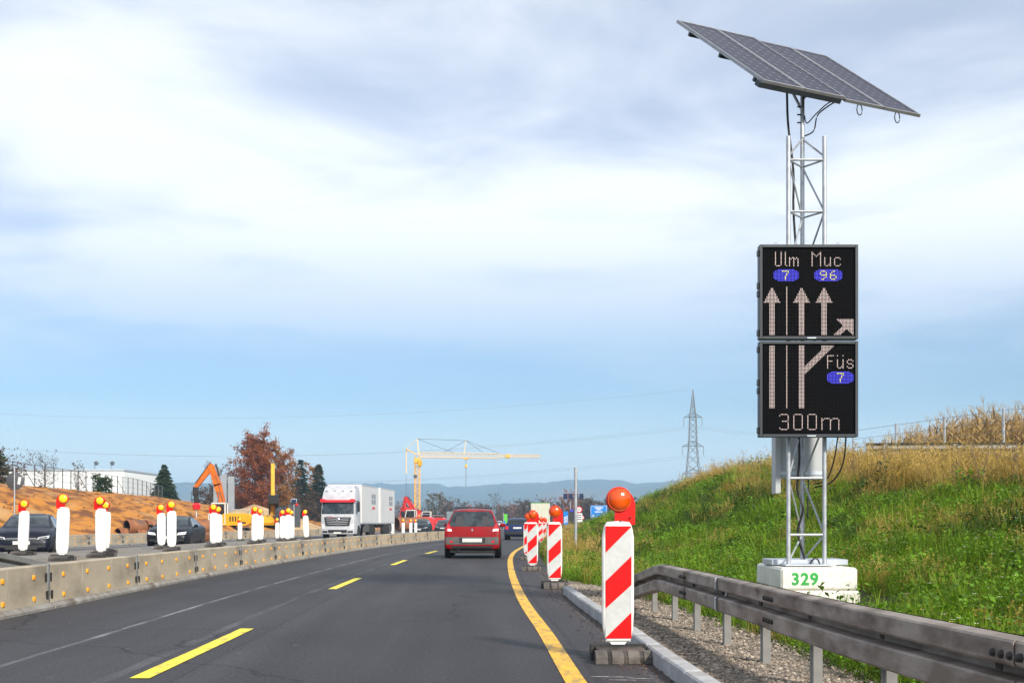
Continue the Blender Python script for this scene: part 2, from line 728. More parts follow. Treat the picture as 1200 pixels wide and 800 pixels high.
M_soil = pmat('grassy_soil', (.040, .048, .012), (.020, .024, .008), 2.0, .95, bump=.5, bscale=14, c3=(.10, .085, .03), scale3=.7, f3=(.52, .72))
ss = [.9, 1.4, 1.9, 2.3] + frange(2.7, 10.5, .3) + [11.5, 13, 16, 20, 26, 34, 48, 70]
rows = []
for y in ysteps(-8, 420):
    rows.append([(C(y) + (s if j else max(s, kerb_s(y))), y, bank_z(s, y) if s > 1 else -.03) for j, s in enumerate(ss)])
tag(MB().grid(rows).build('embankment', M_soil), kind='structure')

# gravel strip behind the kerb
M_gravel = pmat('gravel', (.28, .23, .175), (.10, .082, .064), 28, .95, bump=1.0, bscale=60, c3=(.22, .17, .11), scale3=1.4)


def gravel_out(y):
    return 1.93 + .16 * mnoise.noise((y * .7, 4, 0)) + .05 * mnoise.noise((y * 3, 8, 0)) - max(0, (y - 14) * .07)


tag(ribbon('gravel_verge', lambda y: kerb_s(y) + .14, lambda y: max(gravel_out(y), kerb_s(y) + .2), -4, 27, .05, M_gravel, ns=10, step=.4,
           fz=lambda s, y: .075 - max(0, y - 20.5) * .008 + .012 * mnoise.noise((s * 5, y * 5, 1))), kind='structure')

# kerb: stones one by one
kerb = MB()
kr = []
for y in frange(-4, 21.3, .5):
    kr.append([(C(y) + kerb_s(y) + .01, y, -.02), (C(y) + kerb_s(y) + .13, y, -.02)])
kerb.grid(kr)
kerb_o = tag(kerb.build('kerb', M_gravel), kind='structure')
M_kerb = pmat('kerb_concrete', (.46, .46, .46), (.32, .32, .33), 6, .9, bump=.4, bscale=50, c3=(.22, .20, .18), scale3=3, f3=(.55, .75), rnd=.07)
ks = MB().box((0, 0, .045), (.14, .985, .17), bev=.014).mesh('kerb_stone', M_kerb, angle=20)
y = -3.5
kt = random.Random(2)
while y < 21:
    o = mobj('kerb_stone', ks, kerb_o)
    o.location = (C(y) + kerb_s(y) + .07, y, kt.uniform(-.004, .004))
    o.rotation_euler = (0, 0, -math.atan(C(y + .5) + kerb_s(y + .5) - C(y - .5) - kerb_s(y - .5)) + kt.uniform(-.006, .006))
    y += 1.0


# ------------------------------------------------------------------ scatter of uncountable stuff
def proto_collection(name, meshes):
    c = bpy.data.collections.new(name)
    for i, me in enumerate(meshes):
        o = bpy.data.objects.new('%s_%02d' % (name, i), me)
        c.objects.link(o)
    return c


def scatter(name, label, cat, pts, rots, scales, idx, coll):
    me = bpy.data.meshes.new(name)
    me.from_pydata([tuple(p) for p in pts], [], [])
    a = me.attributes.new('rot', 'FLOAT_VECTOR', 'POINT')
    a.data.foreach_set('vector', np.array(rots, 'f').ravel())
    a = me.attributes.new('scl', 'FLOAT', 'POINT')
    a.data.foreach_set('value', np.array(scales, 'f'))
    a = me.attributes.new('pick', 'INT', 'POINT')
    a.data.foreach_set('value', np.array(idx, 'i'))
    o = mobj(name, me)
    ng = bpy.data.node_groups.new(name, 'GeometryNodeTree')
    ng.interface.new_socket('Geometry', in_out='INPUT', socket_type='NodeSocketGeometry')
    ng.interface.new_socket('Geometry', in_out='OUTPUT', socket_type='NodeSocketGeometry')
    N, L = ng.nodes, ng.links
    gi, go = N.new('NodeGroupInput'), N.new('NodeGroupOutput')
    ip = N.new('GeometryNodeInstanceOnPoints')
    ci = N.new('GeometryNodeCollectionInfo')
    ci.inputs['Collection'].default_value = coll
    ci.inputs['Separate Children'].default_value = True
    ci.inputs['Reset Children'].default_value = True

    def na(nm, ty):
        n = N.new('GeometryNodeInputNamedAttribute')
        n.data_type = ty
        n.inputs['Name'].default_value = nm
        return n.outputs['Attribute']
    L.new(gi.outputs[0], ip.inputs['Points'])
    L.new(ci.outputs[0], ip.inputs['Instance'])
    ip.inputs['Pick Instance'].default_value = True
    L.new(na('pick', 'INT'), ip.inputs['Instance Index'])
    e2r = N.new('FunctionNodeEulerToRotation')
    L.new(na('rot', 'FLOAT_VECTOR'), e2r.inputs[0])
    L.new(e2r.outputs[0], ip.inputs['Rotation'])
    L.new(na('scl', 'FLOAT'), ip.inputs['Scale'])
    L.new(ip.outputs[0], go.inputs[0])
    md = o.modifiers.new('scatter', 'NODES')
    md.node_group = ng
    return tag(o, label, cat, kind='stuff')


def blade(mb, R, base, h, w, lean, az, segs=3, droop=1.6):
    d = Vector((math.cos(az), math.sin(az), 0))
    side = Vector((-d.y, d.x, 0))
    rows = []
    for i in range(segs + 1):
        t = i / segs
        p = Vector(base) + d * (lean * h * t**droop) + Vector((0, 0, h * t * (1 - .25 * lean * t)))
        ww = w * (1 - t) ** .7 * .5 + .0006
        rows.append([p - side * ww, p + side * ww])
    mb.grid(rows)


def grass_tuft(seed, n, h0, h1, w, spread, lean, mat):
    R = random.Random(seed)
    mb = MB()
    for _ in range(n):
        a = R.uniform(0, 6.28)
        r = spread * R.random() ** .6
        blade(mb, R, (r * math.cos(a), r * math.sin(a), -.02), R.uniform(h0, h1), w * R.uniform(.6, 1.3), R.uniform(.1, lean), R.uniform(0, 6.28))
    return mb.mesh('tuft', mat, fixn=False)


def herb(seed, n, h, leaf, mat):
    """leafy low herb: short stems with broad leaves."""
    R = random.Random(seed)
    mb = MB()
    for _ in range(n):
        a = R.uniform(0, 6.28)
        r = .16 * R.random() ** .5
        hh = h * R.uniform(.35, 1.1)
        p = Vector((r * math.cos(a), r * math.sin(a), hh))
        az = R.uniform(0, 6.28)
        el = R.uniform(-.5, .9)
        d = Vector((math.cos(az) * math.cos(el), math.sin(az) * math.cos(el), math.sin(el)))
        s = Vector((-math.sin(az), math.cos(az), R.uniform(-.4, .4)))
        l = leaf * R.uniform(.6, 1.3)
        w = l * R.uniform(.22, .36)
        dz = Vector((0, 0, -.22 * l))
        mb.add([p, p + d * l * .5 + s * w, p + d * l + dz, p + d * l * .5 - s * w], [(0, 1, 2, 3)])
    return mb.mesh('herb', mat, fixn=False)


def straw_tuft(seed, n, h0, h1, mat, heads=True):
    R = random.Random(seed)
    mb = MB()
    for _ in range(n):
        a = R.uniform(0, 6.28)
        r = .13 * R.random() ** .6
        b = (r * math.cos(a), r * math.sin(a), -.02)
        h = R.uniform(h0, h1)
        az = R.uniform(0, 6.28)
        ln = R.uniform(.1, .55)
        blade(mb, R, b, h, .0075 * R.uniform(.7, 1.4), ln, az, 4, 2.0)
        if heads and R.random() < .5:
            d = Vector((math.cos(az), math.sin(az), 0))
            tip = Vector(b) + d * (ln * h) + Vector((0, 0, h * (1 - .25 * ln)))
            for k in range(3):
                az2 = R.uniform(0, 6.28)
                e = Vector((math.cos(az2), math.sin(az2), R.uniform(-.2, .8))) * .035
                q = tip + Vector((0, 0, -.03 * k))
                mb.add([q, q + e * .5 + Vector((0, 0, .012)), q + e, q + e * .5 - Vector((0, 0, .012))], [(0, 1, 2, 3)])
    return mb.mesh('straw', mat, fixn=False)


def weed_stalk(seed, h, mat):
    R = random.Random(seed)
    mb = MB()
    pts = [(0, 0, 0), (R.uniform(-.03, .03), R.uniform(-.03, .03), h * .5), (R.uniform(-.08, .08), R.uniform(-.08, .08), h)]
    mb.tube(pts, [.006, .005, .002], 4)
    for k in range(9):
        t = R.uniform(.45, 1)
        p = Vector(pts[1]).lerp(Vector(pts[2]), (t - .5) * 2) if t > .5 else Vector(pts[0]).lerp(Vector(pts[1]), t * 2)
        az = R.uniform(0, 6.28)
        l = R.uniform(.06, .22) * (1.2 - t)
        q = p + Vector((math.cos(az) * l, math.sin(az) * l, l * 1.1))
        mb.rod(p, q, .0035, .002, 3, False)
        mb.rod(q, q + Vector((0, 0, .035)), .010, .004, 4)
    return mb.mesh('stalk', mat, fixn=False)


M_gr = pmat('grass_blades', (.080, .150, .009), (.030, .064, .005), 1.5, .6, rnd=.42, trans=.35, spec=.25)
M_gr2 = pmat('grass_blades_light', (.22, .33, .013), (.11, .20, .010), 1.5, .6, rnd=.35, trans=.35, spec=.25)
M_hb = pmat('herb_leaves', (.058, .120, .010), (.018, .045, .005), 3.0, .5, rnd=.45, trans=.3, spec=.3)
M_hb2 = pmat('herb_leaves_light', (.17, .32, .012), (.08, .19, .010), 3.0, .5, rnd=.35, trans=.35, spec=.3)
M_st = pmat('dry_grass', (.58, .42, .13), (.36, .24, .07), 2.0, .8, rnd=.30, trans=.3, spec=.2)
M_st2 = pmat('dry_grass_ochre', (.44, .29, .055), (.26, .17, .04), 2.0, .8, rnd=.30, trans=.3, spec=.2)
M_wd = pmat('dead_weed_stems', (.16, .115, .075), (.09, .065, .045), 5, .9)
M_fl = pmat('yellow_petals', (.85, .68, .02), None, 5, .6)
M_fw = pmat('white_petals', (.75, .75, .62), None, 5, .6)


def flower(seed, mat):
    R = random.Random(seed)
    mb = MB()
    for _ in range(3):
        x, y = R.uniform(-.12, .12), R.uniform(-.12, .12)
        z = R.uniform(.2, .36)
        for k in range(5):
            a = k * 1.257
            mb.add([(x, y, z), (x + .016 * math.cos(a - .4), y + .016 * math.sin(a - .4), z + .004),
                    (x + .024 * math.cos(a), y + .024 * math.sin(a), z + .006), (x + .016 * math.cos(a + .4), y + .016 * math.sin(a + .4), z + .004)], [(0, 1, 2, 3)])
    return mb.mesh('flower', mat, fixn=False)


green_set = proto_collection('proto_green', [
    grass_tuft(1, 26, .14, .34, .011, .15, .9, M_gr), grass_tuft(2, 26, .12, .30, .011, .15, 1.0, M_gr), grass_tuft(3, 22, .18, .42, .010, .14, .8, M_gr2),
    herb(4, 54, .24, .050, M_hb), herb(5, 60, .18, .042, M_hb), herb(6, 54, .24, .044, M_hb2), herb(7, 46, .30, .052, M_hb2)])
straw_set = proto_collection('proto_straw', [straw_tuft(1, 16, .35, .75, M_st), straw_tuft(2, 16, .30, .65, M_st2), straw_tuft(3, 12, .45, .9, M_st), straw_tuft(4, 18, .25, .5, M_st2, False)])
weed_set = proto_collection('proto_weed', [weed_stalk(1, .8, M_wd), weed_stalk(2, 1.1, M_wd), weed_stalk(3, .6, M_wd)])
flower_set = proto_collection('proto_flower', [flower(1, M_fl), flower(2, M_fw)])

R = random.Random(11)


def sample_bank(n, ymin, ymax, smin, smax, power=1.0):
    """points spread over the slope, thinning out with distance."""
    out = []
    while len(out) < n:
        u = R.random()
        if power == 1.0:
            y = ymin * (ymax / ymin) ** u
        else:
            y = ymin + (ymax - ymin) * u ** power
        s = R.uniform(smin, smax)
        out.append((s, y))
    return out


P, RO, SCL, IX = [], [], [], []
P2, RO2, SC2, IX2 = [], [], [], []
for (s, y) in sample_bank(76000, 4.5, 230, 1.0, 11.0):
    edge = gravel_out(y) if y < 25 else kerb_s(y) + .05
    if s < edge + R.uniform(-.02, .22):
        continue
    p = bank_pt(s, y)
    # keep the blocks of the sign clear
    if 3.0 < p.x < 4.45 and 12.6 < p.y < 17.4 and not (p.y < 15.2 and R.random() < .25 and p.y < 14.4):
        continue
    grow = 1.0 + min(1.1, max(0, (y - 18) / 60))
    q = mnoise.noise((s * .45, y * .28, 5.5)) + .6 * mnoise.noise((s * 1.5, y * 1.2, 1.5))
    top = max(0, min(1, (s - 7.15 + q * 1.5) / 2.0)) * (1 if y < 42 else max(.45, 1 - (y - 42) / 30)) if y < 75 else max(0, min(.45, (s - 7.8) / 2.2))
    if y > 21 and s < 2.6:
        top = max(top, .22 + .4 * q)
    patch = .025 + .75 * max(0, mnoise.noise((s * .6 + 20, y * .35, 2.2)) - .05) * 1.5
    dry = max(top, patch)
    bare = mnoise.noise((s * 1.3 + 40, y * .9, 8.8))
    if bare < -.42 and top < .5 and R.random() < .8:
        continue
    big = 1.55 if R.random() < .07 else 1.0
    if R.random() < dry * .80:
        P2.append(p)
        RO2.append((R.uniform(-.15, .15), R.uniform(-.15, .15), R.uniform(0, 6.28)))
        SC2.append(R.uniform(.5, .92) * grow * (.72 + .40 * top * (1.25 if mnoise.noise((s * .8, y * .5, 31)) > 0 else .8)))
        IX2.append(R.choice((0, 1, 2, 3, 3, 1)))
    if R.random() > dry * .62:
        P.append(p)
        RO.append((R.uniform(-.2, .2), R.uniform(-.2, .2) - .15, R.uniform(0, 6.28)))
        SCL.append(R.uniform(.5, 1.15) * grow * (big if R.random() < .5 else 1) * (.8 if s < 2.6 else 1))
        lightish = (q < -.12) or (s < 5.6 and y < 28 and R.random() < .70)
        IX.append(R.choice((2, 5, 6, 2, 2) if lightish else (0, 1, 0, 1, 3, 4, 0, 1, 2)))
scatter('meadow_grass', 'lush green grass and herbs covering the embankment slope', 'grass', P, RO, SCL, IX, green_set)
scatter('dry_grass', 'tall straw coloured grass along the top of the embankment', 'dry grass', P2, RO2, SC2, IX2, straw_set)
P, RO, SCL, IX = [], [], [], []
for (s, y) in sample_bank(420, 9, 120, 7.6, 10.5):
    P.append(bank_pt(s, y))
    RO.append((R.uniform(-.12, .12), R.uniform(-.12, .12), R.uniform(0, 6.28)))
    SCL.append(R.uniform(.5, 1.05))
    IX.append(R.randrange(3))
scatter('dead_weeds', 'bare brown weed stalks standing on the embankment crest', 'weeds', P, RO, SCL, IX, weed_set)
P, RO, SCL, IX = [], [], [], []
for (s, y) in sample_bank(700, 5, 60, 2.6, 8.5):
    P.append(bank_pt(s, y))
    RO.append((0, 0, R.uniform(0, 6.28)))
    SCL.append(R.uniform(.7, 1.3))
    IX.append(1 if R.random() < .6 else 0)
scatter('wildflowers', 'small yellow and white wildflowers dotted over the green slope', 'wildflowers', P, RO, SCL, IX, flower_set)


# loose stones on the gravel strip, and litter along the kerb
def stone(seed):
    R_ = random.Random(seed)
    bm = bmesh.new()
    bmesh.ops.create_icosphere(bm, subdivisions=1, radius=1)
    sx, sy, sz = R_.uniform(.7, 1.2), R_.uniform(.6, 1.0), R_.uniform(.4, .75)
    for v in bm.verts:
        k = R_.uniform(.8, 1.15)
        v.co = Vector((v.co.x * sx * k, v.co.y * sy * k, v.co.z * sz * k))
    me = bpy.data.meshes.new('stone')
    bm.to_mesh(me)
    bm.free()
    me.materials.append(pmat('stones', (.40, .335, .265), (.16, .13, .105), .6, .9, rnd=.5))
    return me


stone_set = proto_collection('proto_stone', [stone(k) for k in range(5)])
P, RO, SCL, IX = [], [], [], []
for k in range(15000):
    y = 5.5 * (23 / 5.5) ** R.random()
    a, b = kerb_s(y) + .15, max(gravel_out(y) + .2, kerb_s(y) + .35)
    s = R.uniform(a, b)
    P.append((C(y) + s, y, .078 + R.uniform(-.006, .006) - max(0, y - 20.5) * .008))
    RO.append((R.uniform(-.5, .5), R.uniform(-.5, .5), R.uniform(0, 6.28)))
    SCL.append(R.choice((.008, .011, .014, .017, .022)) * R.uniform(.7, 1.2))
    IX.append(R.randrange(5))
scatter('gravel_stones', 'loose beige gravel stones between kerb and crash barrier', 'gravel', P, RO, SCL, IX, stone_set)
lf = MB().add([(0, 0, .004), (.02, .012, .010), (.05, 0, .006), (.02, -.013, .012)], [(0, 1, 2, 3)]).mesh('leaf', pmat('dead_leaf', (.20, .11, .05), (.10, .06, .03), 3, .9, rnd=.4), fixn=False)
lf_set = proto_collection('proto_leaf', [lf])
P, RO, SCL, IX = [], [], [], []
for k in range(1500):
    y = 6 + 24 * R.random() ** 1.4
    s = kerb_s(y) - abs(R.gauss(0, .16)) - .005
    P.append((C(y) + s, y, .004))
    RO.append((R.uniform(-.3, .3), R.uniform(-.3, .3), R.uniform(0, 6.28)))
    SCL.append(R.uniform(.25, .9))
    IX.append(0)
for k in range(260):
    y = 5 + 35 * R.random()
    P.append((C(y) + R.uniform(-6.8, .8), y, .004))
    RO.append((0, 0, R.uniform(0, 6.28)))
    SCL.append(R.uniform(.2, .6))
    IX.append(0)
scatter('leaf_litter', 'brown leaf litter and crumbs gathered on the asphalt along the kerb', 'litter', P, RO, SCL, IX, lf_set)

# ------------------------------------------------------------------ crash barrier beside the gravel
M_rail = pmat('weathered_zinc', (.34, .29, .25), (.185, .148, .118), 2.6, .55, .15, bump=.15, bscale=30, stretch=(1, 1.1, 3), c3=(.085, .062, .047), scale3=1.9, f3=(.50, .70), rough2=.75, contrast=(.38, .6), detail=9)
M_railnew = pmat('clean_zinc', (.55, .57, .60), (.42, .44, .47), 6, .45, .5)
M_post = pmat('post_zinc', (.30, .30, .28), (.19, .185, .175), 4, .65, .2, c3=(.15, .12, .09), scale3=3, f3=(.52, .7))
M_bolt = pmat('bolt_dark', (.05, .045, .04), None, 4, .6, .4)
WPROF = [(0, .310), (.020, .310), (.086, .300), (.096, .290), (.097, .205), (.089, .193), (.004, .186), (0, .180), (0, .146), (.004, .140),
         (.089, .131), (.097, .120), (.096, .018), (.086, .006), (.020, .001), (0, 0)]


def wbeam(fx, fz, y0, y1, side=-1, step=.35, th=.005):
    """W-profile beam following x=fx(y), top at z=fz(y), its humps towards `side`."""
    mb = MB()
    prof = WPROF + [(d - th, z) for (d, z) in reversed(WPROF)]
    n = len(prof)
    rows = []
    for y in frange(y0, y1, step):
        rows.append([(fx(y) + side * d, y, fz(y) - .31 + z) for d, z in prof])
    vs = [p for r in rows for p in r]
    fs = []
    for i in range(len(rows) - 1):
        for k in range(n):
            fs.append((i * n + k, i * n + (k + 1) % n, (i + 1) * n + (k + 1) % n, (i + 1) * n + k))
    fs.append(tuple(range(n)))
    fs.append(tuple(range(len(rows) * n - 1, (len(rows) - 1) * n - 1, -1)))
    return mb.add(vs, fs)


def rx(y):
    return float(np.interp(y, [-3, 2, 5.3, 7.4, 9.95, 14.4, 21.5], [2.40, 2.34, 2.17, 2.03, 1.94, 1.79, 1.50]))


def rz_(y):
    return .692 if y < 14.9 else .692 - (y - 14.9) / 6.4 * .65


gr = thing('guardrail', 'weathered steel crash barrier behind the kerb with its end sloping into the ground', 'crash barrier', (0, 0, 0))
ends = [-2.6, 1.35, 5.3, 9.25, 13.0, 17.0, 21.2]
for i in range(len(ends) - 1):
    lap = .011 * (i % 2)
    wbeam(lambda y: rx(y) + lap, rz_, ends[i], ends[i + 1] + .16, -1).build('beam', M_rail, gr, angle=24)
# bright seam where one beam was replaced
wbeam(lambda y: rx(y) - .006, lambda y: rz_(y) + .002, 11.28, 11.33, -1, .05).build('splice_strip', M_railnew, gr)
bolt_me = MB().lathe([(.0, -.016), (.014, -.013), (.019, 0), (.019, .016)], 8, 'X').mesh('bolt', M_bolt)
for yj in ends[1:-1]:
    for dy in (-.06, .02, .10, .18):
        for dz in (-.075, -.235):
            o = mobj('bolt', bolt_me, gr)
            o.location = (rx(yj + dy) - .100, yj + dy, rz_(yj) + dz)


def sigma_post(h):
    mb = MB()
    prof = [(-.03, -.055), (.03, -.055), (.03, -.048), (-.022, -.048), (-.022, -.012), (-.008, 0), (-.022, .012), (-.022, .048), (.03, .048), (.03, .055), (-.03, .055), (-.03, .012), (-.016, 0), (-.03, -.012)]
    return mb.prism(prof, -.25, h, 'Z')


py = [15.9, 14.4, 13.0, 11.5, 10.0, 8.55, 7.1, 5.65, 4.2]
for yy in py:
    o = sigma_post(rz_(yy) - .05).build('post', M_post, gr, angle=25)
    o.location = (rx(yy) + .042, yy, 0)
    MB().box((rx(yy) + .006, yy, rz_(yy) - .155), (.016, .09, .06), bev=.004).build('bracket', M_bolt, gr)
for yy in (17.6, 19.2):
    o = sigma_post(max(.1, rz_(yy) - .06)).build('post', M_post, gr, angle=25)
    o.location = (rx(yy) + .042, yy, 0)

# ------------------------------------------------------------------ guide beacons
M_wplastic = pmat('white_plastic', (.78, .78, .76), (.70, .70, .67), 5, .5, c3=(.46, .43, .37), scale3=3.5, f3=(.52, .76))
M_sheet = pmat('white_reflective_sheet', (.54, .55, .54), (.49, .50, .49), 30, .35, c3=(.40, .395, .37), scale3=5, f3=(.53, .75))
M_redsheet = pmat('red_reflective_sheet', (.66, .003, .004), (.58, .003, .004), 30, .5, c3=(.45, .003, .003), scale3=5, f3=(.6, .85), spec=.2)
M_redlamp = pmat('red_lamp_plastic', (.68, .008, .004), (.56, .006, .004), 6, .4, spec=.3)
M_lens_o = pmat('orange_lens', (.74, .10, .002), (.50, .045, .001), 9, .14, coat=.5, contrast=(.3, .7), bump=.08, bscale=60)
M_lens_y = pmat('yellow_lens', (.98, .66, .01), (.95, .55, .005), 30, .25, coat=.5)
M_rubber = pmat('recycled_rubber', (.040, .036, .033), (.018, .017, .016), 9, .9, bump=.5, bscale=40, c3=(.15, .12, .10), scale3=2.5, f3=(.5, .75))
M_rubber_d = pmat('dusty_rubber_edge', (.15, .13, .115), (.07, .062, .056), 8, .95, bump=.4, bscale=40)
M_slot = pmat('slot_dark', (.02, .018, .016), None, 8, .95)


def rounded_rect(w, h, r, z0=0.0, n=4):
    pts = []
    for (cx, cz, a0) in ((w / 2 - r, z0 + h - r, 0), (-w / 2 + r, z0 + h - r, 90), (-w / 2 + r, z0 + r, 180), (w / 2 - r, z0 + r, 270)):
        for k in range(n + 1):
            a = rad(a0 + 90 * k / n)
            pts.append((cx + r * math.cos(a), cz + r * math.sin(a)))
    return pts


def make_beacon(label, group, lens, back_plain=False):
    t = thing('guide_beacon', label, 'traffic beacon', (0, 0, 0), 0, group)
    # rubber foot with gripping slots
    ft = MB()
    prof = [(-.39, 0), (.39, 0), (.39, .055), (.33, .098), (.06, .118), (-.06, .118), (-.33, .098), (-.39, .055)]
    ft.prism(prof, -.20, .20, 'X')
    foot = ft.build('foot', M_rubber, t, angle=25)
    ed = MB()
    for (a, b) in ((-.232, -.135), (-.098, -.002), (.036, .132), (.168, .236)):
        ed.prism([(-.398, .004), (-.398, .06), (-.345, .102), (-.28, .108), (-.28, .004)], a, b, 'X')
    ed.build('foot_edge', M_rubber_d, foot, angle=25)
    MB().prism([(-.05, .0), (.05, 0), (.05, .132), (-.05, .132)], -.235, .235, 'X').build('foot_beam', M_rubber, foot)
    # panel body
    z0, h, w = .155, 1.02, .268
    body = MB()
    outer = [(-w / 2 + .03, z0), (w / 2 - .03, z0), (w / 2 - .006, z0 + .12), (w / 2, z0 + .25), (w / 2, z0 + h - .13), (w / 2 - .018, z0 + h - .035),
             (w / 2 - .04, z0 + h), (0, z0 + h + .008), (-w / 2 + .04, z0 + h), (-w / 2 + .018, z0 + h - .035), (-w / 2, z0 + h - .13), (-w / 2, z0 + .25), (-w / 2 + .006, z0 + .12)]
    inner = [(x * .90, .5 * (2 * z0 + h) + (z - .5 * (2 * z0 + h)) * .975) for x, z in outer]
    n = len(outer)
    ring = []
    for (poly, yy) in ((inner, -.042), (outer, -.030), (outer, .030), (inner, .042)):
        ring.append([(x, yy, z) for x, z in poly])
    vs = [p for r in ring for p in r]
    fs = [tuple(range(n))] + [tuple(range(4 * n - 1, 3 * n - 1, -1))]
    for i in range(3):
        for k in range(n):
            fs.append((i * n + k, i * n + (k + 1) % n, (i + 1) * n + (k + 1) % n, (i + 1) * n + k))
    body.add(vs, fs)
    pn = body.build('panel', M_wplastic, t, angle=30)
    # spike into the foot
    MB().prism([(-.085, z0 + .012), (.085, z0 + .012), (.03, .10), (-.03, .10)], -.028, .028).build('stem', M_wplastic, t)
    # reflective face, stripes rising to the right
    fw, fh, ft_ = .222, .955, z0 + h - .035
    L_, R_ = -fw / 2, fw / 2
    MB().prism([(L_, ft_ - fh), (R_, ft_ - fh), (R_, ft_), (L_, ft_)], -.0455, -.0415).build('face_sheet', M_sheet, pn)
    for poly in ([(L_, 0), (R_, 0), (R_, .004), (L_, .226)], [(R_, .254), (R_, .50), (L_, .70), (L_, .468)], [(R_, .734), (R_, .955), (L_, .955), (L_, .949)]):
        MB().prism([(x, ft_ - d) for x, d in poly], -.0485, -.0452).build('red_stripe', M_redsheet, pn)
    # warning lamp: lens disc on both sides, curved housing beside it
    cz = 1.368
    hs = MB()
    hs.lathe([(.0, -.040), (.095, -.040), (.108, -.032), (.108, .032), (.095, .040), (.0, .040)], 28, 'Y', (.008, 0, cz))
    horn = [(.068, 1.152), (.150, 1.152), (.152, 1.25)]
    for k in range(9):
        a = rad(5 + 85 * k / 8)
        horn.append((.008 + .145 * math.cos(a) ** 1.15, cz - .06 + .168 * math.sin(a)))
    horn += [(.0, cz + .02), (.05, cz - .06), (.068, 1.25)]
    hs.prism(horn, .012, .052)
    hs.prism([(-.028, 1.150), (.066, 1.150), (.066, 1.30), (-.028, 1.30)], -.030, .030)
    lamp = hs.build('warning_lamp', M_redlamp, t, angle=40)
    for sgn in (-1, 1):
        MB().lathe([(.093, sgn * .041), (.093, sgn * .050), (.086, sgn * .062), (.066, sgn * .076), (.036, sgn * .085), (0.0, sgn * .088)], 28, 'Y', (.008, 0, cz)).build('lens', lens, lamp, angle=60)
        MB().lathe([(.093, sgn * .0405), (.101, sgn * .0405), (.101, sgn * .052), (.0935, sgn * .052)], 28, 'Y', (.008, 0, cz), caps=False).build('lens_ring', M_lens_o, lamp)
    for (bx, bz) in ((.02, 1.185), (.11, 1.215)):
        MB().lathe([(0, -.056), (.006, -.055), (.007, -.029)], 8, 'Y', (bx, .03 if bx > .05 else 0, bz)).build('screw', M_bolt, lamp)
    return t


b0 = make_beacon('red and white striped guide beacon on rubber foot against the kerb beside the crash barrier', 'striped beacons along the right edge', M_lens_o)
b0.location = (.905, 10.95, 0)
b0.rotation_euler = (0, 0, rad(3))
rb = [(.76, 22.9, 'red and white striped guide beacon standing just past the end of the kerb'),
      (.50, 31.2, 'red and white striped guide beacon between the kerb end beacon and the yellow line bend'),
      (.50, 40.8, 'red and white striped guide beacon half hidden behind another at the yellow line bend'),
      (1.52, 68.0, 'small striped guide beacon on the bend opposite the dark blue car'),
      (1.92, 76.0, 'small striped guide beacon farther round the bend past the dark blue car'),
      ]
for (x, y, lb) in rb:
    copy_tree(b0, (x, y, 0), rad(random.Random(int(y)).uniform(-4, 5)), lb)

w0 = make_beacon('plain white back of guide beacon in the row nearest the steel barrier, yellow lamp', 'white backed beacons nearest the steel barrier', M_lens_y)
row1 = [(-9.92, 28.2), (-9.95, 31.0), (-10.0, 37.6), (-10.25, 44), (-10.05, 50), (-9.75, 55.6), (-10.05, 62.6)]
row2 = [(-13.0, 34), (-11.55, 36.3), (-11.5, 42), (-11.0, 48), (-11.0, 56), (-10.85, 60.5), (-10.7, 62.2)]
for i, (x, y) in enumerate(row1):
    zz = .33 * min(1, max(0, (86 - y) / 20))
    r = math.pi + rad(random.Random(i).uniform(-9, 9))
    if i == 0:
        w0.location, w0.rotation_euler = (x, y, zz), (0, rad(-2), r)
    else:
        copy_tree(w0, (x, y, zz), r).rotation_euler[1] = rad(random.Random(i + 9).uniform(-2.5, 2.5))
# the second row stands on the far side of the strip
zt = MB()
for i, (x, y) in enumerate(row2):
    zz = .30 * min(1, max(0, (88 - y) / 20))
    k = copy_tree(w0, (x, y, zz), math.pi + rad(random.Random(i + 50).uniform(-9, 9)),
                  'plain white back of guide beacon in the second row from the steel barrier, yellow lamp', 'white backed beacons of the second row')
    k.rotation_euler[1] = rad(random.Random(i + 31).uniform(-2.5, 2.5))
for i, (x, y) in enumerate([(-17.0, 80.0), (-15.4, 84.0)]):
    copy_tree(w0, (x, y, 0), math.pi, 'small white backed guide beacon across the far lane by the excavators', 'white backed beacons by the excavators')
for i, (x, y) in enumerate([(-10.25, 110), (-9.6, 113), (-9.25, 117), (-9.1, 121)]):
    copy_tree(w0, (x, y, 0), math.pi, 'small white backed guide beacon beside the rear end of the lorry', 'white backed beacons behind the lorry')


# a ledge of temporary kerb carries the second row
def ledge_z(s, y):
    h = .30 * min(1, max(0, (88 - y) / 20))
    return -.03 if (s > -10.75 or s < -13.55) else h


tag(ribbon('median_ledge', -13.6, -10.7, 20, 90, 0, M_median, ns=16, fz=ledge_z), kind='structure')

# ------------------------------------------------------------------ mobile barrier segments
M_bar = pmat('pale_steel_barrier', (.50, .425, .305), (.34, .285, .205), 1.6, .75, .05, bump=.1, bscale=20, stretch=(1, .4, 1), c3=(.20, .165, .12), scale3=1.5, f3=(.50, .72), rnd=.09)
M_bar_d = pmat('barrier_foot_steel', (.30, .285, .255), (.18, .17, .15), 3, .8, .05, c3=(.12, .09, .065), scale3=2.5, f3=(.5, .7))
M_joint = pmat('barrier_joint_steel', (.22, .225, .22), (.14, .14, .135), 4, .6, .3)
M_reflect = pmat('orange_reflector', (.92, .42, .01), (.80, .30, .008), 30, .3, coat=.3)
SEG = 4.7


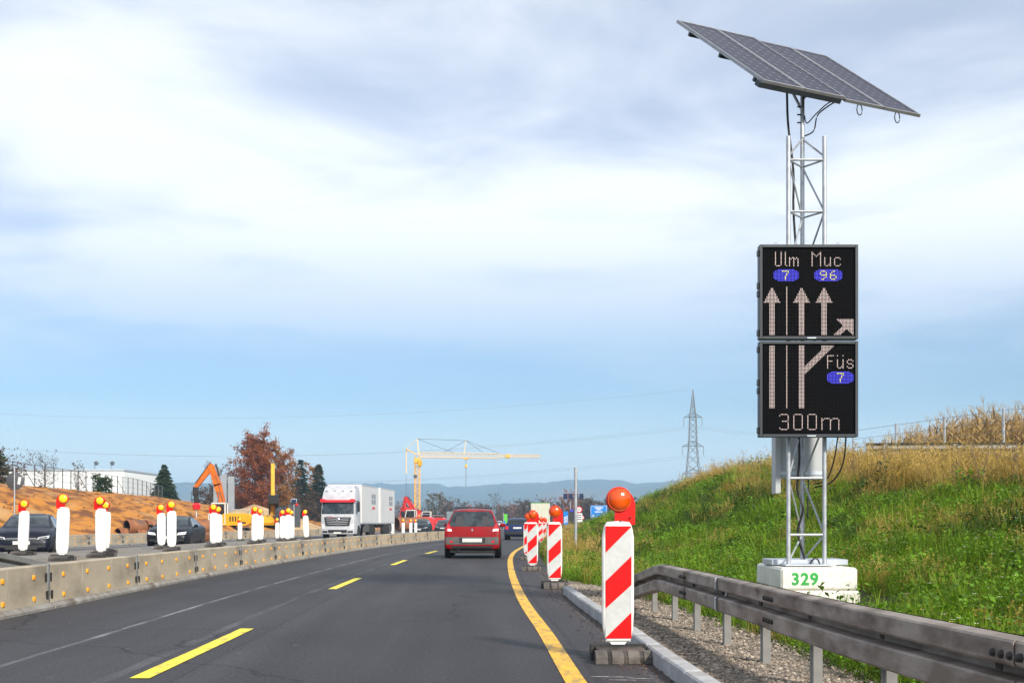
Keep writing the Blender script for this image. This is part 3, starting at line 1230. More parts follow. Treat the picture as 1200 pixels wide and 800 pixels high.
def make_barrier(label, group, side=1, refl=True):
    t = thing('barrier_segment', label, 'road barrier', (0, 0, 0), 0, group)
    Ls = SEG - .10
    body = MB().prism([(-.13, .085), (.13, .085), (.105, .25), (.095, .585), (.075, .60), (-.075, .60), (-.095, .585), (-.105, .25)], -Ls / 2, Ls / 2, 'Y')
    bo = body.build('wall', M_bar, t, angle=15)
    MB().prism([(-.20, 0), (.20, 0), (.20, .035), (.14, .083), (-.14, .083), (-.20, .035)], -Ls / 2 - .02, Ls / 2 + .02, 'Y').build('foot', M_bar_d, t, angle=15)
    # welded seams of the shell
    for yy in (-Ls * .17, Ls * .17):
        MB().box((side * .1035, yy, .33), (.016, .010, .48), bev=.002).build('seam', M_bar_d, bo)
    if refl:
        for k in range(4):
            for zz, xx in ((.165, .121), (.445, .101)):
                yy = -Ls / 2 + Ls * (k + .5) / 4 + (.04 if zz > .3 else 0)
                rf = MB().box((side * xx, yy, zz), (.035, .085, .062), bev=.008).build('reflector', M_reflect, bo)
    # joint plate with two slots at one end
    jp = MB().box((0, Ls / 2 + .05, .31), (.235, .085, .60), bev=.006).build('joint_plate', M_joint, t)
    for dy in (-.10, .10):
        for zz in (.19, .43):
            MB().box((side * (.108 if zz > .3 else .124), Ls / 2 + .05 + dy, zz), (.012, .075, .115), bev=.003).build('slot', M_slot, jp)
    return t


def s_of_barrier(y):
    return float(np.interp(y, [-20, 0, 15.5, 28, 43, 58, 73, 88, 300], [-6.75, -6.75, -6.72, -6.88, -6.85, -6.95, -6.85, -6.65, -6.65]))


def lay_barriers(y0, y1, fx, label, group, side, refl=True, zfun=None):
    src = None
    y = y0
    while y < y1:
        # chord of one segment length along the line
        dx = fx(y + SEG) - fx(y)
        L_ = math.hypot(dx, SEG)
        y2 = y + SEG * SEG / L_
        xa, xb = fx(y), fx(y2)
        rz = -math.atan2(xb - xa, y2 - y)
        loc = ((xa + xb) / 2, (y + y2) / 2, 0)
        if src is None:
            src = make_barrier(label, group, side, refl)
            src.location, src.rotation_euler = loc, (0, 0, rz)
        else:
            copy_tree(src, loc, rz)
        y = y2


lay_barriers(12.75, 112, lambda y: C(y) + s_of_barrier(y) + .1, 'pale steel barrier segment with orange reflectors between the carriageways', 'barrier segments between the carriageways', 1)
lay_barriers(52, 128, lambda y: C(y) - 20.9, 'pale barrier segment along the far carriageway below the earth bank', 'barrier segments below the earth bank', 1)
lay_barriers(150, 172, lambda y: C(y) + 2.2 - (y - 150) * .05, 'pale barrier segment by the distant road signs at the embankment foot', 'barrier segments by the distant signs', -1, False)

# old guardrail end behind the barrier on the median
g2 = thing('guardrail', 'grey crash barrier end ramping down to the gravel behind the pale steel barrier', 'crash barrier', (0, 0, 0))
M_rail2 = pmat('grey_zinc', (.30, .30, .28), (.20, .195, .18), 2, .6, .3, c3=(.14, .12, .10), scale3=2)
fx2 = lambda y: float(np.interp(y, [15, 19, 25.5], [-8.0, -8.35, -9.0]))
fz2 = lambda y: float(np.interp(y, [15, 20, 25.5], [.92, .80, .32]))
wbeam(fx2, fz2, 15, 25.4, 1).build('beam', M_rail2, g2, angle=24)
wbeam(lambda y: fx2(y) - .16, fz2, 15, 25.0, -1).build('beam', M_rail2, g2, angle=24)
for yy in (16, 18, 20, 22):
    o = sigma_post(fz2(yy) - .06).build('post', M_post, g2, angle=25)
    o.location = (fx2(yy) - .075, yy, 0)

# ------------------------------------------------------------------ concrete ballast and message sign
M_conc = pmat('white_painted_concrete', (.78, .76, .68), (.66, .64, .56), 3, .8, bump=.2, bscale=30, c3=(.42, .36, .27), scale3=2.6, f3=(.60, .82))
M_plate = pmat('galvanised_plate', (.56, .60, .65), (.46, .50, .55), 4, .45, .4)
M_green = pmat('green_stencil_paint', (.02, .40, .06), (.015, .30, .05), 8, .6, contrast=(.3, .7))


def text_mesh(txt, size, mat, bold=0.0, ext=.0015):
    cu = bpy.data.curves.new('txt', 'FONT')
    cu.body = txt
    cu.size = size
    cu.extrude = ext
    cu.offset = bold
    cu.align_x = 'LEFT'
    cu.resolution_u = 4
    o = bpy.data.objects.new('txt', cu)
    COL.objects.link(o)
    dg = bpy.context.evaluated_depsgraph_get()
    me = bpy.data.meshes.new_from_object(o.evaluated_get(dg))
    bpy.data.objects.remove(o)
    me.materials.clear()
    me.materials.append(mat)
    return me


def block(label, c, size):
    t = thing('concrete_block', label, 'concrete block', (c[0], c[1], c[2]), rad(-1.0), 'ballast blocks under the sign mast')
    MB().box((0, 0, size[2] / 2), size, bev=.028).build('block_body', M_conc, t, angle=20)
    return t


bk = block('upper white concrete ballast block stencilled 329 in green', (3.705, 15.84, .352), (.92, .88, .275))
for i, ch in enumerate('329'):
    o = mobj('stencil_digit', text_mesh(ch, .20, M_green, .006), bk)
    o.location = (-.335 + i * .112, -.4425, .072)
    o.rotation_euler = (rad(90), 0, 0)
bk2 = block('lower white concrete ballast block the numbered block rests on', (3.72, 15.84, .052), (.955, .90, .298))
for i, ch in enumerate('329'):
    o = mobj('stencil_digit', text_mesh(ch, .20, M_green, .006), bk2)
    o.location = (-.30 + i * .112, -.4525, .10)
    o.rotation_euler = (rad(90), 0, 0)
block('rear upper white concrete ballast block behind the numbered one', (3.74, 16.76, .352), (.92, .88, .275))
block('rear lower white concrete ballast block half sunk in grass', (3.76, 16.76, .052), (.955, .90, .298))

M_galv = pmat('galvanised_tube', (.50, .52, .55), (.36, .38, .40), 8, .42, .55, rough2=.55)
M_cab = pmat('anthracite_cabinet', (.030, .036, .044), (.022, .026, .032), 5, .45)
M_screen = pmat('black_matrix_face', (.003, .003, .0035), (.002, .002, .0025), 30, .9, spec=.04)
M_off = pmat('unlit_led', (.026, .025, .025), None, 30, .8, spec=.05)
M_led_w = pmat('lit_led_white', (.5, .42, .40), None, 5, .6, emit=(1.0, .74, .70), estr=.50)
M_led_b = pmat('lit_led_blue', (.02, .02, .3), None, 5, .6, emit=(.055, .05, 1.0), estr=.85)
M_led_y = pmat('lit_led_yellow', (.8, .75, .3), None, 5, .4, emit=(.8, .75, .4), estr=.35)
M_box = pmat('grey_white_box', (.46, .48, .49), (.40, .42, .43), 3, .5, c3=(.4, .4, .38), scale3=3, f3=(.6, .85))
M_cable = pmat('black_cable', (.012, .012, .012), None, 5, .5)

ZB = .634
sg = thing('message_sign_mast', 'tall lattice mast carrying an LED lane message board and tilted solar panels', 'message sign', (3.66, 15.95, ZB))


def W(x, y, z):
    return (x - 3.66, y - 15.95, z - ZB)


MB().box(W(3.74, 16.38, .672), (.96, .62, .07), bev=.006).build('base_plate', M_plate, sg, angle=20)
MB().box(W(3.66, 15.86, .648), (.62, .36, .02), bev=.003).build('base_plate', M_plate, sg, angle=20)
LEGS = [(3.425, 15.86), (3.872, 15.86), (3.675, 16.20)]
for (x, y), zt_ in zip(LEGS, (5.95, 5.95, 6.62)):
    m_ = MB().rod(W(x, y, ZB), W(x, y, zt_), .0275, n=14)
    m_.build('leg', M_galv, sg)
A_, B_, C_ = [Vector((x, y, 0)) for x, y in LEGS]


def brace(p, q, z0, z1, r=.012):
    MB().rod(W(p.x, p.y, z0), W(q.x, q.y, z1), r, n=8).build('brace', M_galv, sg)


zlev = [1.02, 1.72, 2.40, 3.05, 3.75, 4.30, 5.02, 5.66]
for z in zlev:
    brace(A_, B_, z, z, .015)
    brace(A_, C_, z, z)
    brace(B_, C_, z, z)
zz_ = [ZB + .05] + zlev
for i in range(len(zz_) - 1):
    a, b = zz_[i], zz_[i + 1]
    if i % 2:
        brace(B_, C_, a, b)
        brace(C_, A_, a, b)
    else:
        brace(C_, B_, a, b)
        brace(A_, C_, a, b)
brace(A_, C_, 5.70, 6.02)
brace(B_, C_, 5.70, 6.02)

# --- the two cabinets of the board
FONT = {
    'U': ['1...1', '1...1', '1...1', '1...1', '1...1', '1...1', '1...1', '1...1', '1...1', '1...1', '.111.'],
    'l': ['1.', '1.', '1.', '1.', '1.', '1.', '1.', '1.', '1.', '1.', '.1'],
    'm': ['.......', '.......', '.......', '.......', '1.11.1.', '11.11.1', '1..1..1', '1..1..1', '1..1..1', '1..1..1', '1..1..1'],
    'M': ['1.....1', '11...11', '1.1.1.1', '1..1..1', '1.....1', '1.....1', '1.....1', '1.....1', '1.....1', '1.....1', '1.....1'],
    'u': ['.....', '.....', '.....', '.....', '1...1', '1...1', '1...1', '1...1', '1...1', '1..11', '.11.1'],
    'c': ['.....', '.....', '.....', '.....', '.111.', '1...1', '1....', '1....', '1....', '1...1', '.111.'],
    'F': ['11111', '1....', '1....', '1....', '1111.', '1....', '1....', '1....', '1....', '1....'],
    'ü': ['1...1', '.....', '.....', '1...1', '1...1', '1...1', '1...1', '1...1', '1..11', '.11.1'],
    's': ['.....', '.....', '.....', '.111.', '1...1', '1....', '.111.', '....1', '1...1', '.111.'],
    '7': ['11111', '....1', '...1.', '...1.', '..1..', '..1..', '..1..'],
    '9': ['.111.', '1...1', '1...1', '.1111', '....1', '...1.', '.11..'],
    '6': ['..11.', '.1...', '1....', '1111.', '1...1', '1...1', '.111.'],
    '3': ['.11111.', '1.....1', '......1', '......1', '......1', '..1111.', '......1', '......1', '......1', '......1', '1.....1', '.11111.'],
    '0': ['.11111.', '1.....1', '1.....1', '1.....1', '1.....1', '1.....1', '1.....1', '1.....1', '1.....1', '1.....1', '1.....1', '.11111.'],
    'w': ['.............'] * 3 + ['1.1111..1111.', '11....11....1', '1.....1.....1', '1.....1.....1', '1.....1.....1', '1.....1.....1', '1.....1.....1', '1.....1.....1', '1.....1.....1'],
}


def board(top):
    g_ = [[0] * 64 for _ in range(64)]

    def put(ch, c0, r0, k):
        for r, line in enumerate(FONT[ch]):
            for c, q in enumerate(line):
                if q == '1' and 0 <= r0 + r < 64 and 0 <= c0 + c < 64:
                    g_[r0 + r][c0 + c] = k

    def oval(c0, c1, r0, r1):
        for r in range(r0, r1 + 1):
            for c in range(c0, c1 + 1):
                e = min(r - r0, r1 - r)
                cut = 3 if e == 0 else (2 if e == 1 and False else 0)
                if e <= 0:
                    cut = 3
                elif e == 1:
                    cut = 1
                if c0 + cut <= c <= c1 - cut:
                    g_[r][c] = 2

    def arrow(tip, sh0, sh1):
        for r in range(28, 40):
            hw = (r - 28) * .5 + .4
            for c in range(64):
                if abs(c - tip) <= hw:
                    g_[r][c] = 1
        for r in range(38, 64):
            for c in range(sh0, sh1):
                g_[r][c] = 1
    if top:
        put('U', 8, 2, 1)
        put('l', 15, 2, 1)
        put('m', 18, 2, 1)
        put('M', 34, 2, 1)
        put('u', 43, 2, 1)
        put('c', 50, 2, 1)
        oval(7, 24, 15, 23)
        put('7', 13, 16, 3)
        oval(36, 55, 15, 23)
        put('9', 40, 16, 3)
        put('6', 47, 16, 3)
        arrow(5.5, 4, 8)
        for r in range(28, 64):
            g_[r][16] = 1
        arrow(26.5, 25, 29)
        arrow(42.5, 41, 45)
        for r in range(52, 64):
            for c in range(50, 64):
                if (c - 52) >= (r - 52) + max(0, 3 - abs(c + r - 115)) * 0 and c >= 52:
                    g_[r][c] = 1
                if abs(c + r - 115) <= 2 and c <= 60:
                    g_[r][c] = 1
    else:
        for r in range(0, 46):
            for c in list(range(4, 8)) + [16] + list(range(25, 29)):
                g_[r][c] = 1
        for r in range(0, 21):
            for c in range(29, 50):
                if 44 <= c + r <= 49:
                    g_[r][c] = 1
        for r in range(0, 4):
            for c in range(41, 45):
                g_[r][c] = 1
        put('F', 45, 7, 1)
        put('ü', 52, 7, 1)
        put('s', 59, 7, 1)
        oval(45, 63, 19, 27)
        put('7', 52, 20, 3)
        put('3', 11, 50, 1)
        put('0', 21, 50, 1)
        put('0', 31, 50, 1)
        put('w', 41, 50, 1)
    return g_


CX0, CX1, CY = 3.015, 4.215, 15.60
for (zb, zt_, top) in ((3.402, 4.552, True), (2.212, 3.378, False)):
    cw = CX1 - CX0
    cx, czm = (CX0 + CX1) / 2, (zb + zt_) / 2
    hh = zt_ - zb
    # rim and tray
    tray = MB().box(W(cx, CY + .07, czm), (cw, .12, hh), bev=.006)
    fr = .036
    for (bx, bz, sx, sz) in ((CX0 + fr / 2, czm, fr, hh), (CX1 - fr / 2, czm, fr, hh), (cx, zb + fr / 2, cw - 2 * fr, fr), (cx, zt_ - fr / 2, cw - 2 * fr, fr)):
        tray.box(W(bx, CY - .004, bz), (sx, .034, sz), bev=.004)
    cab = tray.build('message_cabinet', M_cab, sg, angle=25)
    MB().box(W(cx, CY + .006, czm), (cw - 2 * fr - .004, .006, hh - 2 * fr - .004)).build('matrix_face', M_screen, cab)
    G = board(top)
    aw, ah = cw - 2 * fr - .03, hh - 2 * fr - .03
    pit_x, pit_z = aw / 64, ah / 64
    dots = {0: MB(), 1: MB(), 2: MB(), 3: MB()}
    for r in range(64):
        for c in range(64):
            k = G[r][c]
            x = cx - aw / 2 + (c + .5) * pit_x
            z = czm + ah / 2 - (r + .5) * pit_z
            q = .0030 if k == 0 else (.0049 if k == 1 else .0056)
            yy = CY + .0015
            if k == 0:
                dots[0].add([W(x - q, yy, z - q), W(x + q, yy, z - q), W(x + q, yy, z + q), W(x - q, yy, z + q)], [(0, 1, 2, 3)])
            else:
                e = q * .45
                dots[k].add([W(x - q, yy, z - e), W(x - e, yy, z - q), W(x + e, yy, z - q), W(x + q, yy, z - e), W(x + q, yy, z + e), W(x + e, yy, z + q), W(x - e, yy, z + q), W(x - q, yy, z + e)], [tuple(range(8))])
    for k, nm, mt_ in ((0, 'unlit_pixels', M_off), (1, 'white_pixels', M_led_w), (2, 'blue_pixels', M_led_b), (3, 'yellow_pixels', M_led_y)):
        if dots[k].v:
            tag(dots[k].build(nm, mt_, cab, smooth=False, fixn=False), kind='stuff')
    # hinges on the left edge, latch below
    for z in (zb + .08, czm - .02, czm + .08, zt_ - .10):
        MB().box(W(CX0 - .012, CY + .03, z), (.026, .05, .075), bev=.004).build('hinge', M_cab, cab)
    MB().box(W(cx + .03, CY - .026, zb + .012), (.11, .012, .016), bev=.002).build('latch', M_plate, cab)
    if top:
        for x in (CX0 + .21, CX1 - .23):
            pts = [W(x + .02 * math.cos(a), CY + .06, zt_ + .018 + .022 * math.sin(a)) for a in frange(-.9, 4.04, .5)]
            MB().tube(pts, .004, 6).build('lifting_eye', M_galv, cab)
    for z in (zb + .25, zt_ - .25):
        MB().box(W(3.648, CY + .185, z), (.62, .11, .05), bev=.005).build('cabinet_bracket', M_galv, sg)

# control box on the far side of the mast
cb = MB().box(W(3.69, 16.52, 2.02), (.62, .30, .56), bev=.008).build('control_box', M_box, sg, angle=20)
MB().box(W(3.395, 16.45, 1.97), (.07, .24, .86), bev=.006).build('box_door', M_box, cb, angle=20)
MB().box(W(3.70, 16.365, 1.80), (.60, .012, .05), bev=.003).build('box_rail', M_plate, cb)
MB().box(W(3.56, 16.366, 1.88), (.12, .004, .05)).build('box_sticker', M_wplastic, cb)
for pts, r in (([(3.60, 16.1, 2.4), (3.62, 16.12, 2.0), (3.60, 16.15, 1.6), (3.66, 16.1, 1.35), (3.60, 16.12, 1.05), (3.68, 16.1, .72)], .016),
               ([(3.78, 16.3, 1.72), (3.76, 16.25, 1.5), (3.74, 16.2, 1.3), (3.75, 16.2, 1.22)], .010),
               ([(4.12, 15.78, 2.25), (4.11, 15.9, 1.9), (4.02, 16.1, 1.68), (3.86, 16.3, 1.62)], .010),
               ([(4.02, 15.78, 2.25), (4.00, 15.9, 1.95), (3.96, 16.1, 1.72), (3.86, 16.3, 1.66)], .009),
               ([(3.49, 16.25, 6.84), (3.49, 16.24, 6.55), (3.50, 16.22, 6.2), (3.55, 16.15, 5.6), (3.54, 16.1, 5.1), (3.58, 16.1, 4.5)], .015),
               ([(4.12, 16.05, 6.48), (3.95, 16.08, 6.38), (3.84, 16.1, 6.28), (3.80, 16.12, 6.1), (3.69, 16.15, 6.04)], .009),
               ([(4.10, 16.0, 6.47), (3.96, 16.05, 6.42), (3.82, 16.1, 6.30), (3.72, 16.14, 6.2), (3.69, 16.15, 6.3)], .008),
               ([(3.68, 15.8, .66), (3.72, 15.8, .72), (3.77, 15.8, .72), (3.80, 15.8, .655)], .010)):
    P_ = [Vector(p) for p in pts]
    sm = []
    for i in range(len(P_) - 1):
        p0, p1, p2, p3 = P_[max(i - 1, 0)], P_[i], P_[i + 1], P_[min(i + 2, len(P_) - 1)]
        for k in range(5):
            t = k / 5
            sm.append(.5 * ((2 * p1) + (p2 - p0) * t + (2 * p0 - 5 * p1 + 4 * p2 - p3) * t * t + (3 * p1 - p0 - 3 * p2 + p3) * t**3))
    sm.append(P_[-1])
    MB().tube([W(*p) for p in sm], r, 8).build('cable', M_cable, sg)

# --- solar panels: a tilted row of four
P1 = Vector((3.034, 15.40, 6.49))
e1 = Vector((2.29, 1.24, 0))
e2 = Vector((-.476 * 1.786, .879 * 1.786, 1.34))
LW, LH = e1.length, e2.length
u1, u2 = e1.normalized(), e2.normalized()
nrm = u1.cross(u2).normalized()                       # faces the sun
M_frame = pmat('panel_frame', (.34, .345, .36), (.28, .285, .30), 6, .4, .6)
ms = bpy.data.materials.new('solar_cells')
ms.use_nodes = True
nt = ms.node_tree
bs = nt.nodes['Principled BSDF']
tcn = nt.nodes.new('ShaderNodeTexCoord')
sx_ = nt.nodes.new('ShaderNodeSeparateXYZ')
nt.links.new(tcn.outputs['UV'], sx_.inputs[0])


def nmath(nt_, op, a, b=None, clamp=False):
    n = nt_.nodes.new('ShaderNodeMath')
    n.operation = op
    n.use_clamp = clamp
    for i, q in enumerate((a, b)):
        if q is None:
            continue
        if isinstance(q, (int, float)):
            n.inputs[i].default_value = q
        else:
            nt_.links.new(q, n.inputs[i])
    return n.outputs[0]


fu = nmath(nt, 'FRACT', sx_.outputs[0])
fv = nmath(nt, 'FRACT', sx_.outputs[1])
du = nmath(nt, 'MINIMUM', fu, nmath(nt, 'SUBTRACT', 1.0, fu))
dv = nmath(nt, 'MINIMUM', fv, nmath(nt, 'SUBTRACT', 1.0, fv))
line = nmath(nt, 'LESS_THAN', nmath(nt, 'MINIMUM', du, dv), .022)
dia = nmath(nt, 'LESS_THAN', nmath(nt, 'ADD', du, dv), .17)
bus = nmath(nt, 'LESS_THAN', nmath(nt, 'ABSOLUTE', nmath(nt, 'SUBTRACT', nmath(nt, 'FRACT', nmath(nt, 'MULTIPLY', sx_.outputs[0], 2.0)), .5)), .02)
fac = nmath(nt, 'MAXIMUM', nmath(nt, 'MAXIMUM', nmath(nt, 'MULTIPLY', line, .5), dia), nmath(nt, 'MULTIPLY', bus, .25))
mx = nt.nodes.new('ShaderNodeMix')
mx.data_type = 'RGBA'
nt.links.new(fac, mx.inputs['Factor'])
mx.inputs['A'].default_value = (.022, .020, .036, 1)
mx.inputs['B'].default_value = (.15, .15, .18, 1)
nt.links.new(mx.outputs['Result'], bs.inputs['Base Color'])
bs.inputs['Roughness'].default_value = .30
bs.inputs['Specular IOR Level'].default_value = .07
base_off = Vector((3.66, 15.95, ZB))
pw = LW / 4
for k in range(4):
    gap = .012
    o0 = P1 + u1 * (pw * k + gap / 2) - base_off + u2 * (0.0 if k < 2 else -.012) + nrm * (0 if k < 2 else -.02)
    a, b_ = u1 * (pw - gap), u2 * LH
    fr = .026
    fm = MB()
    Rm = Matrix((u1, u2, nrm)).transposed()
    ctr = o0 + a / 2 + b_ / 2
    pwk = pw - gap
    for (cx_, cy_, sx2, sy2) in ((-pwk / 2 + fr / 2, 0, fr, LH), (pwk / 2 - fr / 2, 0, fr, LH), (0, -LH / 2 + fr / 2, pwk - 2 * fr, fr), (0, LH / 2 - fr / 2, pwk - 2 * fr, fr)):
        fm.box(ctr + u1 * cx_ + u2 * cy_ - nrm * .018, (sx2, sy2, .042), Rm, .003)
    pn = fm.build('solar_panel', M_frame, sg, angle=25)
    # glass sheet with cells
    cells = MB()
    q0 = ctr - u1 * (pwk / 2 - fr) - u2 * (LH / 2 - fr) - nrm * .006
    dx_, dy_ = u1 * (pwk - 2 * fr), u2 * (LH - 2 * fr)
    vs = [q0, q0 + dx_, q0 + dx_ + dy_, q0 + dy_]
    lo = [p - nrm * .012 for p in vs]
    cells.add(vs + lo, [(0, 1, 2, 3), (7, 6, 5, 4), (0, 4, 5, 1), (1, 5, 6, 2), (2, 6, 7, 3), (3, 7, 4, 0)])
    me = cells.mesh('cell_glass', ms, smooth=False)
    ul = me.uv_layers.new(name='cell')
    for p in me.polygons:
        for li in p.loop_indices:
            co = me.vertices[me.loops[li].vertex_index].co - q0
            ul.data[li].uv = (co.dot(u1) / (pwk - 2 * fr) * 4, co.dot(u2) / (LH - 2 * fr) * 14)
    mobj('cell_glass', me, pn)
    # junction box and a loop of lead under each module
    MB().box(ctr - u2 * (LH * .30) - nrm * .055, (.12, .16, .03), Rm, .004).build('junction_box', M_cable, pn)
    if k >= 2:
        cq = ctr - u2 * (LH * .46) - nrm * .05
        MB().tube([cq + u1 * .045 * math.cos(t) + Vector((0, 0, -.07 + .07 * math.sin(t))) for t in frange(0, 6.2, .5)], .007, 6).build('lead_loop', M_cable, pn)
Rm = Matrix((u1, u2, nrm)).transposed()
mid = P1 + e1 / 2 + e2 / 2 - base_off
for f_ in (.12, .5, .86):
    MB().box(P1 + u1 * (LW * .5) + u2 * (LH * f_) - nrm * .075 - base_off, (LW * .96, .05, .06), Rm, .004).build('support_rail', M_cab, sg)
MB().box(P1 + u1 * (LW * .235) + u2 * .05 - nrm * .065 - base_off, (LW * .5, .10, .07), Rm, .004).build('support_beam', M_cab, sg)
top_pt = Vector((3.675, 16.20, 6.62)) - base_off
mc = P1 + u1 * (LW * .30) + u2 * (LH * .14) - nrm * .10 - base_off
MB().rod(top_pt - Vector((0, 0, .02)), mc, .03, n=10).build('panel_bracket', M_galv, sg)
MB().rod(top_pt - Vector((0, 0, .25)), P1 + u1 * (LW * .40) + u2 * (LH * .48) - nrm * .10 - base_off, .018, n=8).build('panel_strut', M_galv, sg)
MB().rod(top_pt - Vector((0, 0, .10)), P1 + u1 * (LW * .52) + u2 * (LH * .3) - nrm * .10 - base_off, .018, n=8).build('panel_strut', M_galv, sg)
for z in (6.22, 6.32, 6.42):
    MB().box(W(3.63, 16.18, z), (.05, .03, .012), bev=.002).build('clamp', M_bolt, sg)


# ------------------------------------------------------------------ vehicles
def crom(pts, sub):
    """Catmull-Rom through tuples."""
    A = [np.array(p, float) for p in pts]
    out = []
    for i in range(len(A) - 1):
        p0, p1, p2, p3 = A[max(i - 1, 0)], A[i], A[i + 1], A[min(i + 2, len(A) - 1)]
        for k in range(sub):
            t = k / sub
            m1, m2 = (p2 - p0) * .40, (p3 - p1) * .40
            out.append((2 * t**3 - 3 * t**2 + 1) * p1 + (t**3 - 2 * t**2 + t) * m1 + (-2 * t**3 + 3 * t**2) * p2 + (t**3 - t**2) * m2)
    out.append(A[-1])
    return out


def car_body(stations):
    """stations: (y, z_bottom, z_shoulder, z_top, w_bottom, w_shoulder, w_top) from tail to nose."""
    rows = []
    for (y, zb, zs, zt, wb, ws, wt_) in crom(stations, 5):
        half = [(0, zt + .02), (wt_ * .55, zt + .012), (wt_ * .9, zt - .012), (wt_ + .01, zt - .035 if zt - zs > .2 else zt - .02),
                (lerp(wt_, ws, .5), lerp(zt, zs, .52)), (ws * .975, zs + .01), (ws, zs - .07), (ws * 1.005, lerp(zs, zb, .5)), (ws * .985, lerp(zs, zb, .8)), (wb, zb + .02), (wb * .8, zb), (0, zb)]
        half = crom(half, 3)
        ring = [(x, y, z) for x, z in half] + [(-x, y, z) for x, z in half[-2:0:-1]]
        rows.append(ring)
    n = len(rows[0])
    mb = MB()
    vs = [p for r in rows for p in r]
    fs = []
    for i in range(len(rows) - 1):
        for k in range(n):
            fs.append((i * n + k, i * n + (k + 1) % n, (i + 1) * n + (k + 1) % n, (i + 1) * n + k))
    fs.append(tuple(range(n)))
    fs.append(tuple(range(len(rows) * n - 1, (len(rows) - 1) * n - 1, -1)))
    return mb.add(vs, fs)


def bvh_of(mb):
    return BVHTree.FromPolygons([Vector(p) for p in mb.v], mb.f)


AX = {'rear': (Vector((0, 1, 0)), lambda u, w: Vector((u, -9, w))), 'front': (Vector((0, -1, 0)), lambda u, w: Vector((u, 9, w))),
      'right': (Vector((-1, 0, 0)), lambda u, w: Vector((9, u, w))), 'left': (Vector((1, 0, 0)), lambda u, w: Vector((-9, u, w))),
      'top': (Vector((0, 0, -1)), lambda u, w: Vector((u, w, 9)))}


def patch(bvh, view, quad, off=.006, n=10, m=6, thick=.012):
    """sheet that follows the body: quad = 4 corners (u, w) seen from `view`."""
    d, org = AX[view]
    q = [Vector((*p, 0)) for p in quad]
    rows, back = [], []
    last = None
    for i in range(m + 1):
        r, rb_ = [], []
        for j in range(n + 1):
            s, t = j / n, i / m
            p = q[0].lerp(q[1], s).lerp(q[3].lerp(q[2], s), t)
            hit = bvh.ray_cast(org(p.x, p.y), d)
            if hit[0] is None:
                h = last if last is not None else org(p.x, p.y) + d * 7.0
                dist = (h - org(p.x, p.y)).dot(d)
                h = org(p.x, p.y) + d * dist
            else:
                h = hit[0]
            last = h
            r.append(h - d * off)
            rb_.append(h + d * thick)
        rows.append(r)
        back.append(rb_)
    mb = MB()
    mb.grid(rows)
    k = n + 1
    o = len(mb.v)
    # skirt around the rim so that the sheet has an edge
    rim = [(0, j) for j in range(n + 1)] + [(i, n) for i in range(1, m + 1)] + [(m, j) for j in range(n - 1, -1, -1)] + [(i, 0) for i in range(m - 1, 0, -1)]
    vs = [back[i][j] for i, j in rim]
    idx = [i * k + j for i, j in rim]
    L_ = len(rim)
    mb.v.extend([tuple(p) for p in vs])
    for a in range(L_):
        b = (a + 1) % L_
        mb.f.append((idx[a], o + a, o + b, idx[b]))
    return mb


M_glass = pmat('tinted_glass', (.016, .022, .026), (.010, .014, .017), 2, .05, spec=.6, coat=.3)
M_glass2 = pmat('lighter_glass', (.034, .046, .050), (.008, .012, .015), 3.2, .06, spec=.6, coat=.3, contrast=(.42, .58))
M_tyre = pmat('tyre_rubber', (.018, .018, .018), (.012, .012, .012), 9, .85)
M_rim = pmat('alloy_rim', (.42, .43, .45), (.30, .31, .32), 9, .35, .7)
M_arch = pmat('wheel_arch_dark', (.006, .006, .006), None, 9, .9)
M_blackp = pmat('black_trim', (.018, .018, .019), (.012, .012, .012), 6, .55)
M_greyp = pmat('grey_bumper_plastic', (.090, .090, .088), (.065, .065, .064), 6, .6)
M_plateW = pmat('number_plate', (.66, .66, .62), (.55, .55, .52), 6, .4)
M_chrome = pmat('chrome_trim', (.75, .76, .78), None, 9, .15, 1.0)
M_tail = pmat('red_tail_lamp', (.62, .012, .012), (.40, .006, .008), 20, .15, coat=.6)
M_clear = pmat('clear_lamp', (.78, .79, .80), (.55, .57, .60), 30, .12, coat=.7)
M_seat = pmat('seat_fabric', (.05, .05, .055), None, 9, .9)


def wheel_mesh(r, w):
    ty = MB().lathe([(r * .66, -w / 2), (r * .93, -w / 2), (r, -w * .36), (r, w * .36), (r * .93, w / 2), (r * .66, w / 2)], 24, 'X')
    rim = MB().lathe([(0, w * .40), (r * .16, w * .42), (r * .20, w * .30), (r * .60, w * .34), (r * .66, w * .46), (r * .66, -w * .4)], 24, 'X')
    for k in range(5):
        a = k * 2 * math.pi / 5
        c = Vector((w * .36, math.cos(a) * r * .4, math.sin(a) * r * .4))
        rot = Matrix.Rotation(a, 3, 'X')
        rim.box(c, (.03, r * .46, r * .15), rot, .006)
    return ty.mesh('tyre', M_tyre), rim.mesh('rim', M_rim)


def add_wheels(t, bv, ys, r, track, w=.21, arch=True, sides=(-1, 1)):
    tm, rm = wheel_mesh(r, w)
    for y in ys:
        for s in sides:
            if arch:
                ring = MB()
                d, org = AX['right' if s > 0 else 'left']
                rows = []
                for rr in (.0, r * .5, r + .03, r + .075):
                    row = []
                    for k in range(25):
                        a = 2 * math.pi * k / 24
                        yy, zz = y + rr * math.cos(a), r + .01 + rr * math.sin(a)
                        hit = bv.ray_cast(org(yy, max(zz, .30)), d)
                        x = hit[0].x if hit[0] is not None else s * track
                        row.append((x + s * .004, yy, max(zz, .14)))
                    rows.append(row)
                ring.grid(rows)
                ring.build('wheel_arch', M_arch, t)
            tyre = mobj('wheel', tm, t, (s * (track - w * .36), y, r), None)
            rim = mobj('rim', rm, tyre)
            if s < 0:
                tyre.rotation_euler = (0, 0, math.pi)


